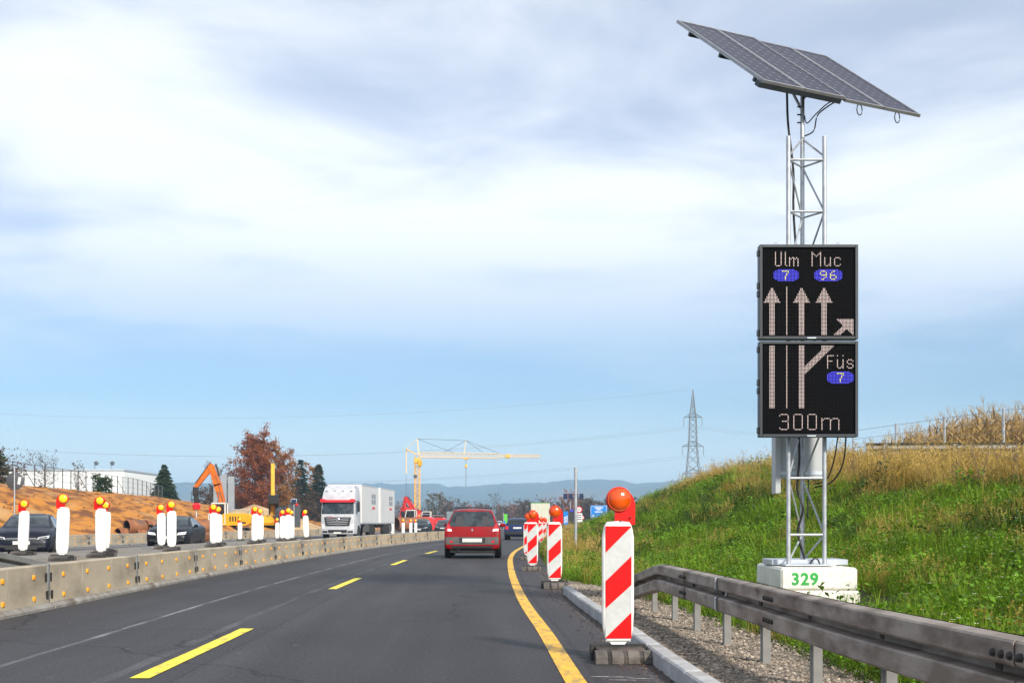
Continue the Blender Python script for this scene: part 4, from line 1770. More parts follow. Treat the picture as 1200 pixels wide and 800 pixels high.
def mirror_(t, x, y, z, mat):
    for s in (-1, 1):
        MB().box((s * (x + .09), y, z), (.19, .10, .13), bev=.035).build('wing_mirror', mat, t)
        MB().box((s * (x - .02), y + .01, z - .04), (.08, .05, .03), bev=.01).build('mirror_arm', M_blackp, t)


def paint(name, c, c2=None):
    return pmat(name, c, c2 or tuple(k * .85 for k in c), 1.5, .38, .0, coat=.06, spec=.20, c3=tuple(.75 * k + .003 for k in c), scale3=2)


# --- red people carrier seen from behind
M_red = paint('red_car_paint', (.26, .0025, .005))
st = [(-2.13, .40, .56, .62, .70, .78, .66), (-2.115, .33, .66, .76, .78, .86, .78), (-2.08, .30, .82, .94, .81, .895, .80), (-2.04, .29, .95, 1.06, .82, .905, .79),
      (-1.93, .28, 1.0, 1.26, .83, .91, .725), (-1.80, .27, 1.0, 1.47, .83, .91, .655), (-1.68, .26, 1.0, 1.565, .83, .91, .625), (-1.2, .22, 1.0, 1.605, .83, .91, .62), (-.2, .2, .98, 1.62, .83, .91, .63),
      (.5, .2, .96, 1.52, .83, .91, .62), (1.15, .2, .94, 1.12, .83, .90, .72), (1.75, .22, .84, .92, .80, .87, .72), (2.07, .28, .62, .72, .70, .76, .6), (2.13, .35, .5, .58, .6, .66, .5)]
rc = thing('passenger_car', 'red people carrier driving ahead in the lane beside the yellow line', 'car', (-1.30, 43.9, 0), heading(43) + rad(.5))
bm_ = car_body(st)
bv = bvh_of(bm_)
body = bm_.build('body', M_red, rc, angle=50)
patch(bv, 'rear', [(-.765, 1.045), (.765, 1.045), (.625, 1.535), (-.625, 1.535)], .008, 16, 8).build('rear_window', M_glass2, rc)
for s in (-1, 1):
    patch(bv, 'rear', [(s * .30, 1.09), (s * .56, 1.09), (s * .52, 1.38), (s * .34, 1.38)], .011, 6, 6, .001).build('headrest', M_seat, rc)
    patch(bv, 'rear', [(s * .66, .86), (s * .885, .88), (s * .81, 1.14), (s * .735, 1.10)], .014, 6, 6).build('tail_lamp', M_tail, rc)
    patch(bv, 'rear', [(s * .66, .885), (s * .81, .895), (s * .80, .975), (s * .68, .96)], .020, 5, 3).build('reverse_lamp', M_clear, rc)
    patch(bv, 'rear', [(s * .63, .515), (s * .73, .515), (s * .73, .58), (s * .63, .58)], .022, 4, 3).build('reflector', M_tail, rc)
    sd = 'right' if s > 0 else 'left'
    patch(bv, sd, [(-1.50, 1.05), (-.62, 1.05), (-.62, 1.46), (-1.42, 1.46)], .006).build('side_window', M_glass, rc)
    patch(bv, sd, [(-.55, 1.05), (.30, 1.04), (.22, 1.47), (-.55, 1.48)], .006).build('side_window', M_glass, rc)
    patch(bv, sd, [(.36, 1.04), (.92, 1.03), (.40, 1.40), (.32, 1.44)], .006).build('side_window', M_glass, rc)
    rail_pts = [(s * .60, -1.62, 1.60), (s * .60, -1.5, 1.665), (s * .61, -.4, 1.69), (s * .61, .25, 1.64)]
    MB().tube(rail_pts, .018, 6).build('roof_rail', M_blackp, rc)
MB().tube([(-.58, -1.56, 1.645), (0, -1.57, 1.665), (.58, -1.56, 1.645)], .020, 6).build('roof_bar', M_blackp, rc)
patch(bv, 'rear', [(-.855, .46), (.855, .46), (.875, .70), (-.875, .70)], .012, 16, 6).build('bumper_band', M_greyp, rc)
patch(bv, 'rear', [(-.42, .50), (.42, .50), (.42, .685), (-.42, .685)], .016, 10, 4).build('plate_recess', M_blackp, rc)
patch(bv, 'rear', [(-.32, .535), (.32, .535), (.32, .655), (-.32, .655)], .024, 6, 3).build('number_plate', M_plateW, rc)
patch(bv, 'rear', [(-.62, .30), (.62, .30), (.72, .41), (-.72, .41)], .010, 10, 4).build('lower_valance', M_blackp, rc)
bmb = MB()
y_e = bv.ray_cast(Vector((0, -9, .93)), Vector((0, 1, 0)))[0].y
bmb.prism([(0, .985), (.035, .93), (0, .875), (-.035, .93)], y_e - .015, y_e + .02).build('emblem', M_chrome, rc)
MB().tube([(.05, -2.03, 1.085), (-.12, -2.02, 1.11), (-.35, -1.985, 1.13)], .013, 5).build('rear_wiper', M_blackp, rc)
patch(bv, 'rear', [(-.2, 1.545), (.2, 1.545), (.18, 1.565), (-.18, 1.565)], .012, 4, 2).build('brake_lamp', M_tail, rc)
patch(bv, 'front', [(-.72, 1.10), (.72, 1.10), (.60, 1.48), (-.60, 1.48)], .006, 12, 8).build('windscreen', M_glass, rc)
mirror_(rc, .88, .75, 1.08, M_red)
add_wheels(rc, bv, (-1.28, 1.40), .315, .90)
MB().box((0, -.2, .27), (1.5, 3.6, .2), bev=.03).build('underbody', M_blackp, rc)
MB().rod((-.45, -2.1, .27), (-.45, -1.9, .27), .03, n=10).build('exhaust', M_blackp, rc)

# --- saloons and hatchbacks
SEDAN = [(-2.44, .45, .74, .80, .62, .72, .58), (-2.39, .35, .90, .98, .74, .85, .72), (-2.2, .29, .95, 1.05, .8, .9, .76), (-1.75, .25, .97, 1.10, .82, .92, .74), (-1.1, .22, .97, 1.36, .83, .93, .60),
         (-.4, .2, .96, 1.455, .83, .93, .60), (.3, .2, .95, 1.43, .83, .93, .61), (.78, .2, .94, 1.24, .83, .93, .67), (1.2, .2, .93, 1.02, .83, .93, .76),
         (1.8, .22, .85, .95, .82, .92, .76), (2.2, .24, .74, .86, .79, .88, .70), (2.38, .25, .60, .74, .74, .82, .62), (2.45, .30, .50, .62, .68, .74, .56)]
HATCH = [(-2.05, .42, .62, .70, .66, .76, .64), (-2.03, .34, .80, .90, .76, .85, .76), (-1.96, .29, .95, 1.04, .80, .88, .76), (-1.78, .27, .98, 1.22, .81, .89, .68), (-1.5, .25, .98, 1.42, .82, .89, .60),
         (-.9, .22, .97, 1.47, .82, .89, .60), (-.1, .2, .96, 1.48, .82, .89, .61), (.45, .2, .94, 1.36, .82, .89, .62), (1.0, .2, .92, 1.04, .82, .88, .72), (1.6, .22, .82, .92, .79, .86, .72),
         (1.95, .26, .64, .74, .72, .78, .62), (2.03, .32, .5, .6, .62, .68, .52)]


def front_car(name, label, st, mat, loc, rz, style):
    t = thing(name, label, 'car', loc, rz)
    mb = car_body(st)
    bv = bvh_of(mb)
    mb.build('body', mat, t, angle=50)
    L1 = st[-1][0]
    patch(bv, 'front', [(-.70, 1.045), (.70, 1.045), (.575, 1.405), (-.575, 1.405)], .007, 14, 8).build('windscreen', M_glass2, t)
    for s in (-1, 1):
        sd = 'right' if s > 0 else 'left'
        q1 = [(.02, 1.02), (.98, 1.00), (.42, 1.34), (.02, 1.385)]
        q2 = [(-.98, 1.03), (-.05, 1.02), (-.05, 1.385), (-.72, 1.34)]
        patch(bv, sd, q1, .006).build('side_window', M_glass2, t)
        patch(bv, sd, q2, .006).build('side_window', M_glass2, t)
        hz = .70
        if style == 'kidney':
            patch(bv, 'front', [(s * .44, .63), (s * .80, .66), (s * .83, .78), (s * .50, .735)], .012, 6, 4).build('headlamp', M_clear, t)
            patch(bv, 'front', [(s * .035, .58), (s * .20, .60), (s * .22, .745), (s * .035, .745)], .012, 4, 4).build('kidney_grille', M_blackp, t)
        else:
            patch(bv, 'front', [(s * .48, .63), (s * .82, .67), (s * .84, .755), (s * .52, .695)], .012, 6, 3).build('headlamp', M_clear, t)
            patch(bv, 'front', [(s * .52, .645), (s * .78, .68), (s * .80, .725), (s * .55, .685)], .018, 6, 2).build('lamp_core', M_blackp, t)
        patch(bv, 'front', [(s * .50, .36), (s * .74, .38), (s * .74, .46), (s * .52, .45)], .010, 5, 3).build('fog_lamp_bay', M_blackp, t)
        MB().box((s * .945, -.05, .80), (.012, .16, .025), bev=.004).build('door_handle', mat, t)
    if style != 'kidney':
        patch(bv, 'front', [(-.50, .60), (.50, .60), (.50, .69), (-.50, .69)], .010, 10, 3).build('grille', M_blackp, t)
        patch(bv, 'front', [(-.46, .645), (.46, .645), (.46, .662), (-.46, .662)], .016, 10, 1).build('grille_bar', M_chrome, t)
        ye = bv.ray_cast(Vector((0, 9, .655)), Vector((0, -1, 0)))[0].y
        MB().lathe([(0, .02), (.062, .018), (.068, 0), (.068, -.02)], 16, 'Y', (0, ye, .655)).build('emblem', M_chrome, t)
    patch(bv, 'front', [(-.48, .30), (.48, .30), (.52, .44), (-.52, .44)], .010, 10, 4).build('lower_grille', M_blackp, t)
    patch(bv, 'front', [(-.26, .465), (.26, .465), (.26, .575), (-.26, .575)], .022, 6, 3).build('number_plate', M_plateW, t)
    mirror_(t, .90, .80, 1.02, mat)
    k = L1 / 2.45
    add_wheels(t, bv, (-1.42 * k, 1.48 * k), .325, .925)
    return t


M_navy = paint('midnight_blue_paint', (.006, .008, .018))
M_black = paint('black_blue_paint', (.006, .007, .011))
M_silverd = paint('dark_silver_paint', (.03, .034, .04))
front_car('passenger_car', 'midnight blue saloon approaching behind the leftmost beacons by the round sign', SEDAN, M_navy, (-16.35, 43.6, 0), math.pi + rad(13), 'bar')
front_car('passenger_car', 'black saloon with bright headlamps approaching behind a pair of white beacons', SEDAN, M_black, (-15.15, 57.9, 0), math.pi + rad(4), 'kidney')
front_car('passenger_car', 'dark hatchback with pale headlamps approaching in front of the red excavator', HATCH, M_navy, (-8.75, 123, 0), math.pi + heading(118), 'bar')
front_car('passenger_car', 'dark grey car approaching behind the hatchback, beside the red carrier', HATCH, M_silverd, (-8.0, 150, 0), math.pi + heading(140), 'bar')
front_car('passenger_car', 'white car approaching in the distance beyond the red carrier', HATCH, paint('white_car_paint', (.72, .73, .74)), (-2.7, 262, 0), math.pi + rad(-2), 'bar')

# --- dark blue estate ahead
M_blue = paint('dark_blue_paint', (.016, .030, .105))
bc = thing('passenger_car', 'dark blue hatchback driving ahead round the bend by the striped beacons', 'car', (.50, 88, 0), heading(86))
mb = car_body(HATCH)
bv = bvh_of(mb)
mb.build('body', M_blue, bc, angle=50)
patch(bv, 'rear', [(-.70, 1.03), (.70, 1.03), (.56, 1.40), (-.56, 1.40)], .008, 14, 8).build('rear_window', M_glass, bc)
for s in (-1, 1):
    patch(bv, 'rear', [(s * .58, .70), (s * .84, .72), (s * .80, .95), (s * .62, .93)], .014, 5, 5).build('tail_lamp', M_tail, bc)
    sd = 'right' if s > 0 else 'left'
    patch(bv, sd, [(-1.4, 1.03), (-.4, 1.03), (-.4, 1.39), (-1.25, 1.37)], .006).build('side_window', M_glass, bc)
    patch(bv, sd, [(-.33, 1.03), (.75, 1.02), (.30, 1.36), (-.33, 1.40)], .006).build('side_window', M_glass, bc)
patch(bv, 'rear', [(-.28, .76), (.28, .76), (.28, .87), (-.28, .87)], .018, 6, 3).build('number_plate', M_plateW, bc)
patch(bv, 'rear', [(-.80, .36), (.80, .36), (.82, .58), (-.82, .58)], .010, 12, 4).build('bumper_band', M_blackp, bc)
patch(bv, 'front', [(-.70, 1.06), (.70, 1.06), (.58, 1.38), (-.58, 1.38)], .006).build('windscreen', M_glass, bc)
mirror_(bc, .86, .62, 1.02, M_blue)
add_wheels(bc, bv, (-1.2, 1.25), .31, .88)

# --- lorry with two white swap bodies
M_cabw = paint('silver_white_cab', (.50, .51, .54))
M_swap = pmat('white_swap_body', (.62, .62, .61), (.57, .57, .56), .5, .5, c3=(.50, .49, .47), scale3=.4, f3=(.6, .85))
M_swapg = pmat('swap_body_logo_grey', (.22, .23, .27), (.30, .31, .34), 8, .6)
M_swapr = pmat('swap_body_logo_red', (.65, .06, .06), None, 8, .6)
M_vis = pmat('red_sun_visor', (.80, .012, .022), None, 4, .35, coat=.4)
lo = thing('lorry', 'silver white lorry with red sun visor hauling two white swap bodies', 'lorry', (-12.40, 91.0, 0), math.pi - rad(3.6))
# local: nose at y=0 pointing +y
cabm = MB()
secs = [(.34, .0, 1.20), (.42, .06, 1.235), (.95, .07, 1.245), (1.45, .05, 1.245), (2.55, -.12, 1.235), (2.95, -.22, 1.22), (3.45, -.52, 1.17), (3.78, -1.05, 1.10), (3.82, -1.3, 1.06)]
rows = []
for (z, yf, hw) in crom(secs, 4):
    ring = []
    for (x, y) in ((-hw, -2.15), (-hw, -1.0), (-hw * .995, yf - .30), (-hw * .94, yf - .10), (-hw * .6, yf - .012), (0, yf + .012), (hw * .6, yf - .012), (hw * .94, yf - .10), (hw * .995, yf - .30), (hw, -1.0), (hw, -2.15)):
        ring.append((x, y, z))
    rows.append(ring)
n = len(rows[0])
vs = [p for r in rows for p in r]
fs = []
for i in range(len(rows) - 1):
    for k in range(n):
        fs.append((i * n + k, i * n + (k + 1) % n, (i + 1) * n + (k + 1) % n, (i + 1) * n + k))
fs += [tuple(range(n)), tuple(range(len(rows) * n - 1, (len(rows) - 1) * n - 1, -1))]
cabm.add(vs, fs)
bv = bvh_of(cabm)
cabo = cabm.build('cab', M_cabw, lo, angle=40)
patch(bv, 'front', [(-1.15, 1.78), (1.15, 1.78), (1.12, 2.60), (-1.12, 2.60)], .012, 14, 8).build('windscreen', M_glass2, cabo)
vz = MB()
vz.prism([(-1.22, 2.62), (1.22, 2.62), (1.22, 2.83), (1.05, 2.87), (.8, 2.78), (-.8, 2.78), (-1.05, 2.87), (-1.22, 2.83)], -.28, .10).build('sun_visor', M_vis, cabo, angle=25)
patch(bv, 'front', [(-.84, .92), (.84, .92), (.98, 1.56), (-.98, 1.56)], .012, 10, 6).build('grille', M_blackp, cabo)
for k in range(4):
    z = 1.04 + k * .125
    hw = .72 + k * .035
    MB().prism([(-hw, z + .03), (0, z - .02), (hw, z + .03), (hw, z + .058), (0, z + .010), (-hw, z + .058)], .07, .115).build('grille_bar', M_cabw, cabo)
MB().lathe([(.16, .118), (.135, .13), (.135, .10), (.16, .10), (.16, .118)], 20, 'Y', (0, 0, 1.36), caps=False).build('emblem', M_chrome, cabo)
for a in (90, 210, 330):
    MB().prism([(.0, 0), (.022, .02), (.0, .14), (-.022, .02)], .10, .128).build('emblem', M_chrome, cabo)
    o = [x for x in COL.objects if x.parent == cabo][-1]
    o.matrix_local = Matrix.Translation((0, 0, 1.36)) @ Matrix.Rotation(rad(a - 90), 4, 'Y')
for i in range(3):
    MB().box((-.72 + i * .16 if False else .72 - i * .15, .075, 1.60), (.10, .02, .09), bev=.004).build('cab_lettering', M_swapg, cabo)
MB().box((.45, .072, 1.52), (.5, .02, .025)).build('cab_lettering', M_swapr, cabo)
for s in (-1, 1):
    patch(bv, 'front', [(s * .86, .72), (s * 1.14, .76), (s * 1.17, 1.12), (s * .96, 1.02)], .014, 5, 5).build('headlamp', M_clear, cabo)
    patch(bv, 'front', [(s * .72, .44), (s * 1.10, .46), (s * 1.10, .60), (s * .72, .58)], .012, 5, 3).build('fog_lamp_bay', M_blackp, cabo)
    patch(bv, 'right' if s > 0 else 'left', [(-1.15, 1.85), (-.42, 1.80), (-.50, 2.62), (-1.15, 2.62)], .008).build('side_window', M_glass2, cabo)
    MB().box((s * 1.45, -.30, 2.30), (.16, .26, .74), bev=.05).build('wing_mirror', M_blackp, cabo)
    MB().box((s * 1.32, -.34, 2.70), (.30, .06, .05), bev=.01).build('mirror_arm', M_blackp, cabo)
patch(bv, 'front', [(-.66, .44), (.66, .44), (.70, .66), (-.70, .66)], .010, 8, 3).build('lower_grille', M_blackp, cabo)
MB().box((0, .085, .44), (.54, .02, .13), bev=.004).build('number_plate', M_plateW, cabo)
for s in (-.9, -.3, .3, .9):
    MB().box((s, -.50, 3.42), (.14, .06, .05), bev=.01).build('roof_lamp', M_blackp, cabo)
for i, y0 in enumerate((-2.55, -10.9)):
    Lb = 7.3 if i == 0 else 7.3
    sb = MB().box((0, y0 - Lb / 2, 2.52), (2.52, Lb, 2.86), bev=.05).build('swap_body', M_swap, lo, angle=25)
    for s in (-1, 1):
        for (zz, hh) in ((3.90, .09), (1.14, .11)):
            MB().box((s * 1.262, y0 - Lb / 2, zz), (.014, Lb - .1, hh), bev=.003).build('edge_rail', M_plate, sb)
        for k in range(4):
            MB().box((s * 1.264, y0 - Lb * (.62 + (k % 2) * .135) - .12, 2.95 + (k // 2) * .42 - .2), (.012, .85, .36), bev=.003).build('side_lettering', M_swapg, sb)
        MB().box((s * 1.264, y0 - Lb * .70, 2.28), (.012, 1.2, .18), bev=.003).build('side_lettering', M_swapr, sb)
    for k in range(4):
        MB().box((-.9 + k * .6, y0 + .012, 2.6), (.03, .02, 2.5)).build('front_rib', M_plate, sb)
    ch = MB().box((0, y0 - Lb / 2, .88), (.9, Lb + .9, .22), bev=.02).build('chassis', M_blackp, lo)
    for s in (-1, 1):
        MB().box((s * 1.1, y0 - Lb * .36 if i == 0 else y0 - Lb * .70, .72), (.28, 1.5, .55), bev=.04).build('tank', M_greyp, ch)
MB().box((0, -10.4, .85), (.14, 2.2, .12), bev=.02).build('drawbar', M_blackp, lo)
dummy = bv
add_wheels(lo, bv, (-1.42,), .50, 1.24, .33, False)
add_wheels(lo, bv, (-6.4, -7.75, -13.2, -14.6), .50, 1.24, .36, False)

# --- box trailer far ahead
M_box2 = pmat('cream_trailer_box', (.60, .585, .44), (.54, .525, .39), 1, .5)
tr = thing('lorry', 'cream box trailer seen from behind in the distance above the striped beacons', 'lorry', (3.72, 168, 0), heading(168))
tb = MB().box((0, 5.5, 2.42), (2.5, 11, 2.75), bev=.03).build('trailer_box', M_box2, tr, angle=25)
for k in range(6):
    MB().box((-1.04 + k * .416, -.012, 2.42), (.05, .03, 2.6), bev=.004).build('door_rib', M_plate, tb)
MB().box((0, -.02, 3.77), (2.5, .06, .07), bev=.01).build('roof_frame', M_green, tb)
MB().box((0, .05, .95), (2.45, .25, .22), bev=.02).build('bumper', M_blackp, tr)
for s in (-1, 1):
    MB().box((s * .95, -.09, .95), (.38, .05, .12), bev=.01).build('tail_lamp', M_tail, tr)
add_wheels(tr, None, (1.4, 2.7, 4.0), .5, 1.22, .34, False)
MB().box((0, 5.5, .93), (.9, 10.8, .2), bev=.02).build('chassis', M_blackp, tr)
cabf = MB().box((0, 12.4, 1.95), (2.45, 2.2, 2.9), bev=.08).build('cab', M_cabw, tr)
add_wheels(tr, None, (8.9, 12.5), .5, 1.22, .34, False)


# ------------------------------------------------------------------ excavators
def make_excavator(label, loc, rz, paint_arm, paint_body, cab_mat, boom, stick, tool, k=1.0, long_body=2.7):
    """local frame: the machine faces +x; boom/stick given as points in the xz plane."""
    t = thing('excavator', label, 'excavator', loc, rz)
    for s in (-1, 1):
        tk = MB()
        pr = [(-1.5, .08), (-1.35, 0), (1.35, 0), (1.5, .08), (1.62, .32), (1.5, .58), (1.3, .66), (-1.3, .66), (-1.5, .58), (-1.62, .32)]
        tk.prism([(x * k, z * k) for x, z in pr], s * 1.05 * k - .24, s * 1.05 * k + .24)
        tr_ = tk.build('track', M_blackp, t)
        for j in range(5):
            MB().lathe([(.0, -.27), (.17, -.27), (.17, .27), (0, .27)], 10, 'Y', ((-1.1 + j * .55) * k, s * 1.05 * k, .24)).build('track_roller', M_greyp, tr_)
    MB().lathe([(.0, .60 * k), (.62 * k, .60 * k), (.62 * k, .86 * k), (0, .86 * k)], 16).build('slew_ring', M_blackp, t)
    z0 = .86 * k
    up = MB()
    xr = -long_body * .72 * k
    up.prism([(xr, z0 + .10), (xr + .25, z0), (1.0 * k, z0), (1.15 * k, z0 + .25), (1.15 * k, z0 + .55 * k), (.2 * k, z0 + .98 * k), (xr + .3, z0 + 1.02 * k), (xr, z0 + .85 * k)], -1.22 * k, 1.22 * k)
    hb = up.build('engine_house', paint_body, t, angle=20)
    for s in (-1, 1):
        for j in range(4):
            MB().box((-.35 * k - j * .22, s * 1.226 * k, z0 + .55 * k), (.10, .012, .42 * k), bev=.002).build('vent', M_slot, hb)
        MB().box((xr * .72, s * 1.228 * k, z0 + .22 * k), (.55 * k, .012, .14), bev=.002).build('side_lettering', M_blackp, hb)
    MB().box((xr + .02, 0, z0 + .5 * k), (.35, 2.3 * k, .8 * k), bev=.08).build('counterweight', paint_body, t)
    MB().tube([(xr + .35, -.9 * k, z0 + 1.02 * k), (xr + .35, -.9 * k, z0 + 1.35 * k), (.0, -.9 * k, z0 + 1.35 * k)], .03, 6).build('handrail', M_plate, t)
    # cab
    cy = .72 * k
    cb_ = MB()
    cp = [(.10 * k, z0 + .1), (1.42 * k, z0 + .1), (1.48 * k, z0 + .7 * k), (1.20 * k, z0 + 1.85 * k), (.10 * k, z0 + 1.85 * k)]
    for s in (-1, 1):
        # posts and frames around the glass
        y_ = cy + s * .46 * k
        for a, b in ((0, 1), (1, 2), (2, 3), (3, 4), (4, 0)):
            cb_.rod((cp[a][0], y_, cp[a][1]), (cp[b][0], y_, cp[b][1]), .06 * k, n=6)
    cb_.box((.65 * k, cy, z0 + 1.88 * k), (1.15 * k, 1.02 * k, .09 * k), bev=.03)
    cb_.box((.76 * k, cy, z0 + .28 * k), (1.3 * k, .98 * k, .42 * k), bev=.03)
    co = cb_.build('cab', cab_mat, t, angle=30)
    gp = [(.16 * k, z0 + .5 * k), (1.42 * k, z0 + .5 * k), (1.43 * k, z0 + .7 * k), (1.17 * k, z0 + 1.82 * k), (.16 * k, z0 + 1.82 * k)]
    MB().prism(gp, cy - .44 * k, cy + .44 * k).build('cab_glass', M_glass2, co)
    # boom and stick as tapered box girders
    def girder(pts, hs, w, nm, mat):
        for i in range(len(pts) - 1):
            a, b = Vector((pts[i][0], -.05, pts[i][1])), Vector((pts[i + 1][0], -.05, pts[i + 1][1]))
            d = (b - a).normalized()
            nrm_ = Vector((-d.z, 0, d.x))
            ha, hb_ = hs[i] / 2, hs[i + 1] / 2
            vs = []
            for y_ in (-w / 2, w / 2):
                for (p, h) in ((a - d * .06, ha), (b + d * .06, hb_)):
                    vs += [p + nrm_ * h + Vector((0, y_, 0)), p - nrm_ * h + Vector((0, y_, 0))]
            yield MB().add(vs, [(0, 1, 3, 2), (4, 6, 7, 5), (0, 2, 6, 4), (1, 5, 7, 3), (0, 4, 5, 1), (2, 3, 7, 6)])
    for gm in girder(boom, [.40, .60, .42][:len(boom)] if len(boom) == 3 else [.5, .4], .40, 'boom', paint_arm):
        bo_ = gm.build('boom', paint_arm, t, smooth=False)
    for gm in girder(stick, [.50, .30], .32, 'stick', paint_arm):
        so_ = gm.build('stick', paint_arm, t, smooth=False)
    # rams
    b0_, b1_ = Vector((boom[0][0] + .55, -.05, boom[0][1] - .1)), Vector((boom[1][0], -.05, boom[1][1])).lerp(Vector((boom[0][0], -.05, boom[0][1])), .25)
    for s in (-1, 1):
        mq = b0_.lerp(b1_, .55)
        off = Vector((0, s * .28, 0))
        MB().rod(b0_ + off, mq + off, .085, n=8).build('hydraulic_ram', M_blackp, t)
        MB().rod(mq + off, b1_ + off, .045, n=8).build('ram_rod', M_chrome, t)
    a = Vector((boom[-1][0], -.05, boom[-1][1])).lerp(Vector((boom[-2][0], -.05, boom[-2][1])), .62)
    d_ = (Vector((boom[-1][0], 0, boom[-1][1])) - Vector((boom[-2][0], 0, boom[-2][1]))).normalized()
    up_ = Vector((-d_.z, 0, d_.x))
    if up_.z < 0 and abs(d_.z) < .8:
        up_ = -up_
    a = a + up_ * .38
    b = Vector((stick[0][0], -.05, stick[0][1])) + up_ * .30
    MB().rod(a, b, .08, n=8).build('hydraulic_ram', M_blackp, t)
    # hoses along the arm
    hp = [Vector((p[0], .12, p[1])) + Vector((0, 0, .32)) for p in boom] + [Vector((stick[1][0], .12, stick[1][1] + .3))]
    MB().tube(hp, .05, 5).build('hydraulic_hose', M_cable, t)
    e = Vector((stick[1][0], -.05, stick[1][1]))
    if tool == 'hammer':
        MB().box(e - Vector((0, 0, .35)), (.42, .42, .75), bev=.06).build('coupler', M_blackp, t)
        MB().box(e - Vector((.05, 0, 1.0)), (.36, .36, .62), bev=.05).build('rotator', M_blackp, t)
        MB().lathe([(.0, 0), (.30, .05), (.36, .38), (.22, .55), (.0, .55)], 12, 'Z', e - Vector((.05, 0, 1.85))).build('drill_head', M_vis, t)
        MB().rod(e - Vector((.05, 0, 3.6)), e - Vector((.05, 0, 1.8)), .055, n=8).build('drill_rod', M_plate, t)
    else:
        bk_ = MB().prism([(e.x - .10, e.z + .1), (e.x + .25, e.z), (e.x + .15, e.z - .75), (e.x - .35, e.z - .95), (e.x - .85, e.z - .55), (e.x - .45, e.z - .45), (e.x - .1, e.z - .35)], -.5, .5)
        bk_.build('bucket', M_blackp if tool == 'bucket' else paint_arm, t, angle=20)
    return t


M_orng = pmat('orange_machine_paint', (.64, .15, .008), (.48, .11, .008), 1.5, .45, spec=.3, c3=(.22, .08, .02), scale3=2.5, f3=(.58, .8))
M_yel = pmat('yellow_machine_paint', (.72, .38, .012), (.58, .30, .010), 1.5, .45, spec=.3, c3=(.30, .18, .04), scale3=2.5, f3=(.58, .8))
M_redm = pmat('red_machine_paint', (.72, .022, .02), (.55, .02, .018), 1.5, .4, coat=.3)
M_cabl = pmat('pale_cab_paint', (.66, .66, .62), None, 3, .45)
# boom given in a frame that is turned to face left (-x) by rz = pi
make_excavator('orange and yellow excavator with raised arm holding a red drill head against the earth bank', (-23.2, 105, .12), math.pi, M_orng, M_yel, M_cabl,
               [(.35, 1.9), (.95, 4.15), (1.50, 5.70)], [(1.40, 5.75), (2.75, 3.95)], 'hammer', .96, 2.7)
make_excavator('yellow excavator seen end on with its boom folded upright beside the grey sign board', (-22.6, 121, .1), -math.pi / 2 + rad(12), M_yel, M_yel, M_blackp,
               [(.35, 1.9), (.9, 4.4), (1.1, 6.4)], [(1.35, 6.5), (1.8, 3.6)], 'bucket', .95)
make_excavator('red excavator with white cab and steep bent boom below the tower crane', (-13.1, 178, 0), math.pi - .2, M_redm, M_redm, M_cabl,
               [(.1, 1.9), (.9, 3.5), (1.75, 4.65)], [(1.75, 4.65), (2.1, 2.7)], 'bucket', 1.05)
make_excavator('red excavator reaching low and flat to the left by the stacked pipe', (-11.6, 186, 0), math.pi - .1, M_redm, M_redm, M_cabl,
               [(.2, 1.9), (2.1, 2.75), (4.3, 3.35)], [(4.3, 3.35), (4.7, 1.9)], 'bucket', 1.0)
# red skip beside the red excavator
sk = MB().prism([(-1.6, .2), (1.6, .2), (2.1, 1.5), (-2.1, 1.5)], -.9, .9)
tag(sk.build('skip_container', M_redm, None, angle=20), 'open red steel skip beside the red excavator', 'skip').location = (-9.6, 172, 0)

# ------------------------------------------------------------------ left side: earth bank and what stands on it
def bank_edge(y):
    return float(np.interp(y, [20, 60, 80, 105, 150, 260], [-31, -31.5, -32.6, -36, -42.0, -52]))


def toe(y):
    return C(y) - 23.0 - max(0, (y - 90)) * .06


def left_z(t, y):
    top = float(np.interp(y, [20, 60, 80, 110, 150, 190, 230, 260], [3.6, 3.6, 3.65, 3.85, 4.2, 3.6, 1.6, .3]))
    k = max(0., min(1., t))
    return top * (k ** .85)


rows = []
for y in frange(30, 262, .55):
    r = []
    for j in range(46):
        t = j / 32
        x = lerp(toe(y), bank_edge(y), min(t, 1)) - max(0, t - 1) * 60
        z = left_z(t, y)
        gul = mnoise.noise((y * .55 + t * 2.0, 3.3, t * .6)) * .5 + mnoise.noise((y * 1.7, 7.7, t * 1.5)) * .22
        amp = math.sin(math.pi * min(1, max(0, t))) if t < 1 else .25
        z += gul * .55 * amp + .10 * mnoise.noise((x * .8, y * .8, 2)) + .16 * mnoise.noise((x * 1.9, y * 2.3, 6)) * (amp + .3) + .09 * mnoise.noise((x * 4.5, y * 4.5, 1)) * amp
        x += gul * .5 * amp
        r.append((x, y, z if j else -.04))
    rows.append(r)
M_earth = pmat('orange_clay', (.47, .185, .020), (.16, .052, .008), .9, .95, bump=.9, bscale=3.5, detail=10, stretch=(1, .55, .8), c3=(.44, .24, .085), scale3=.30, f3=(.56, .66), contrast=(.42, .56))
tag(MB().grid(rows).build('earth_bank', M_earth, angle=60), kind='structure')
# clods and stones lying on the cut
def clod(seed):
    me_ = stone(seed)
    me_.materials.clear()
    me_.materials.append(pmat('clods', (.34, .13, .02), (.13, .045, .01), 1.5, .95, rnd=.45))
    return me_


clod_set = proto_collection('proto_clod', [clod(20 + k) for k in range(4)])
flat = [p for r_ in rows for p in r_[2:40]]
R = random.Random(3)
P = [R.choice(flat) for _ in range(1500)]
scatter('earth_clods', 'clods and stones strewn over the orange earth bank', 'clods', [(p[0] + R.uniform(-.3, .3), p[1] + R.uniform(-.3, .3), p[2] + .02) for p in P],
        [(R.uniform(0, 3), R.uniform(0, 3), R.uniform(0, 6)) for _ in P], [R.choice((.04, .05, .06, .08, .12)) * R.uniform(.7, 1.3) for _ in P], [R.randrange(4) for _ in P], clod_set)
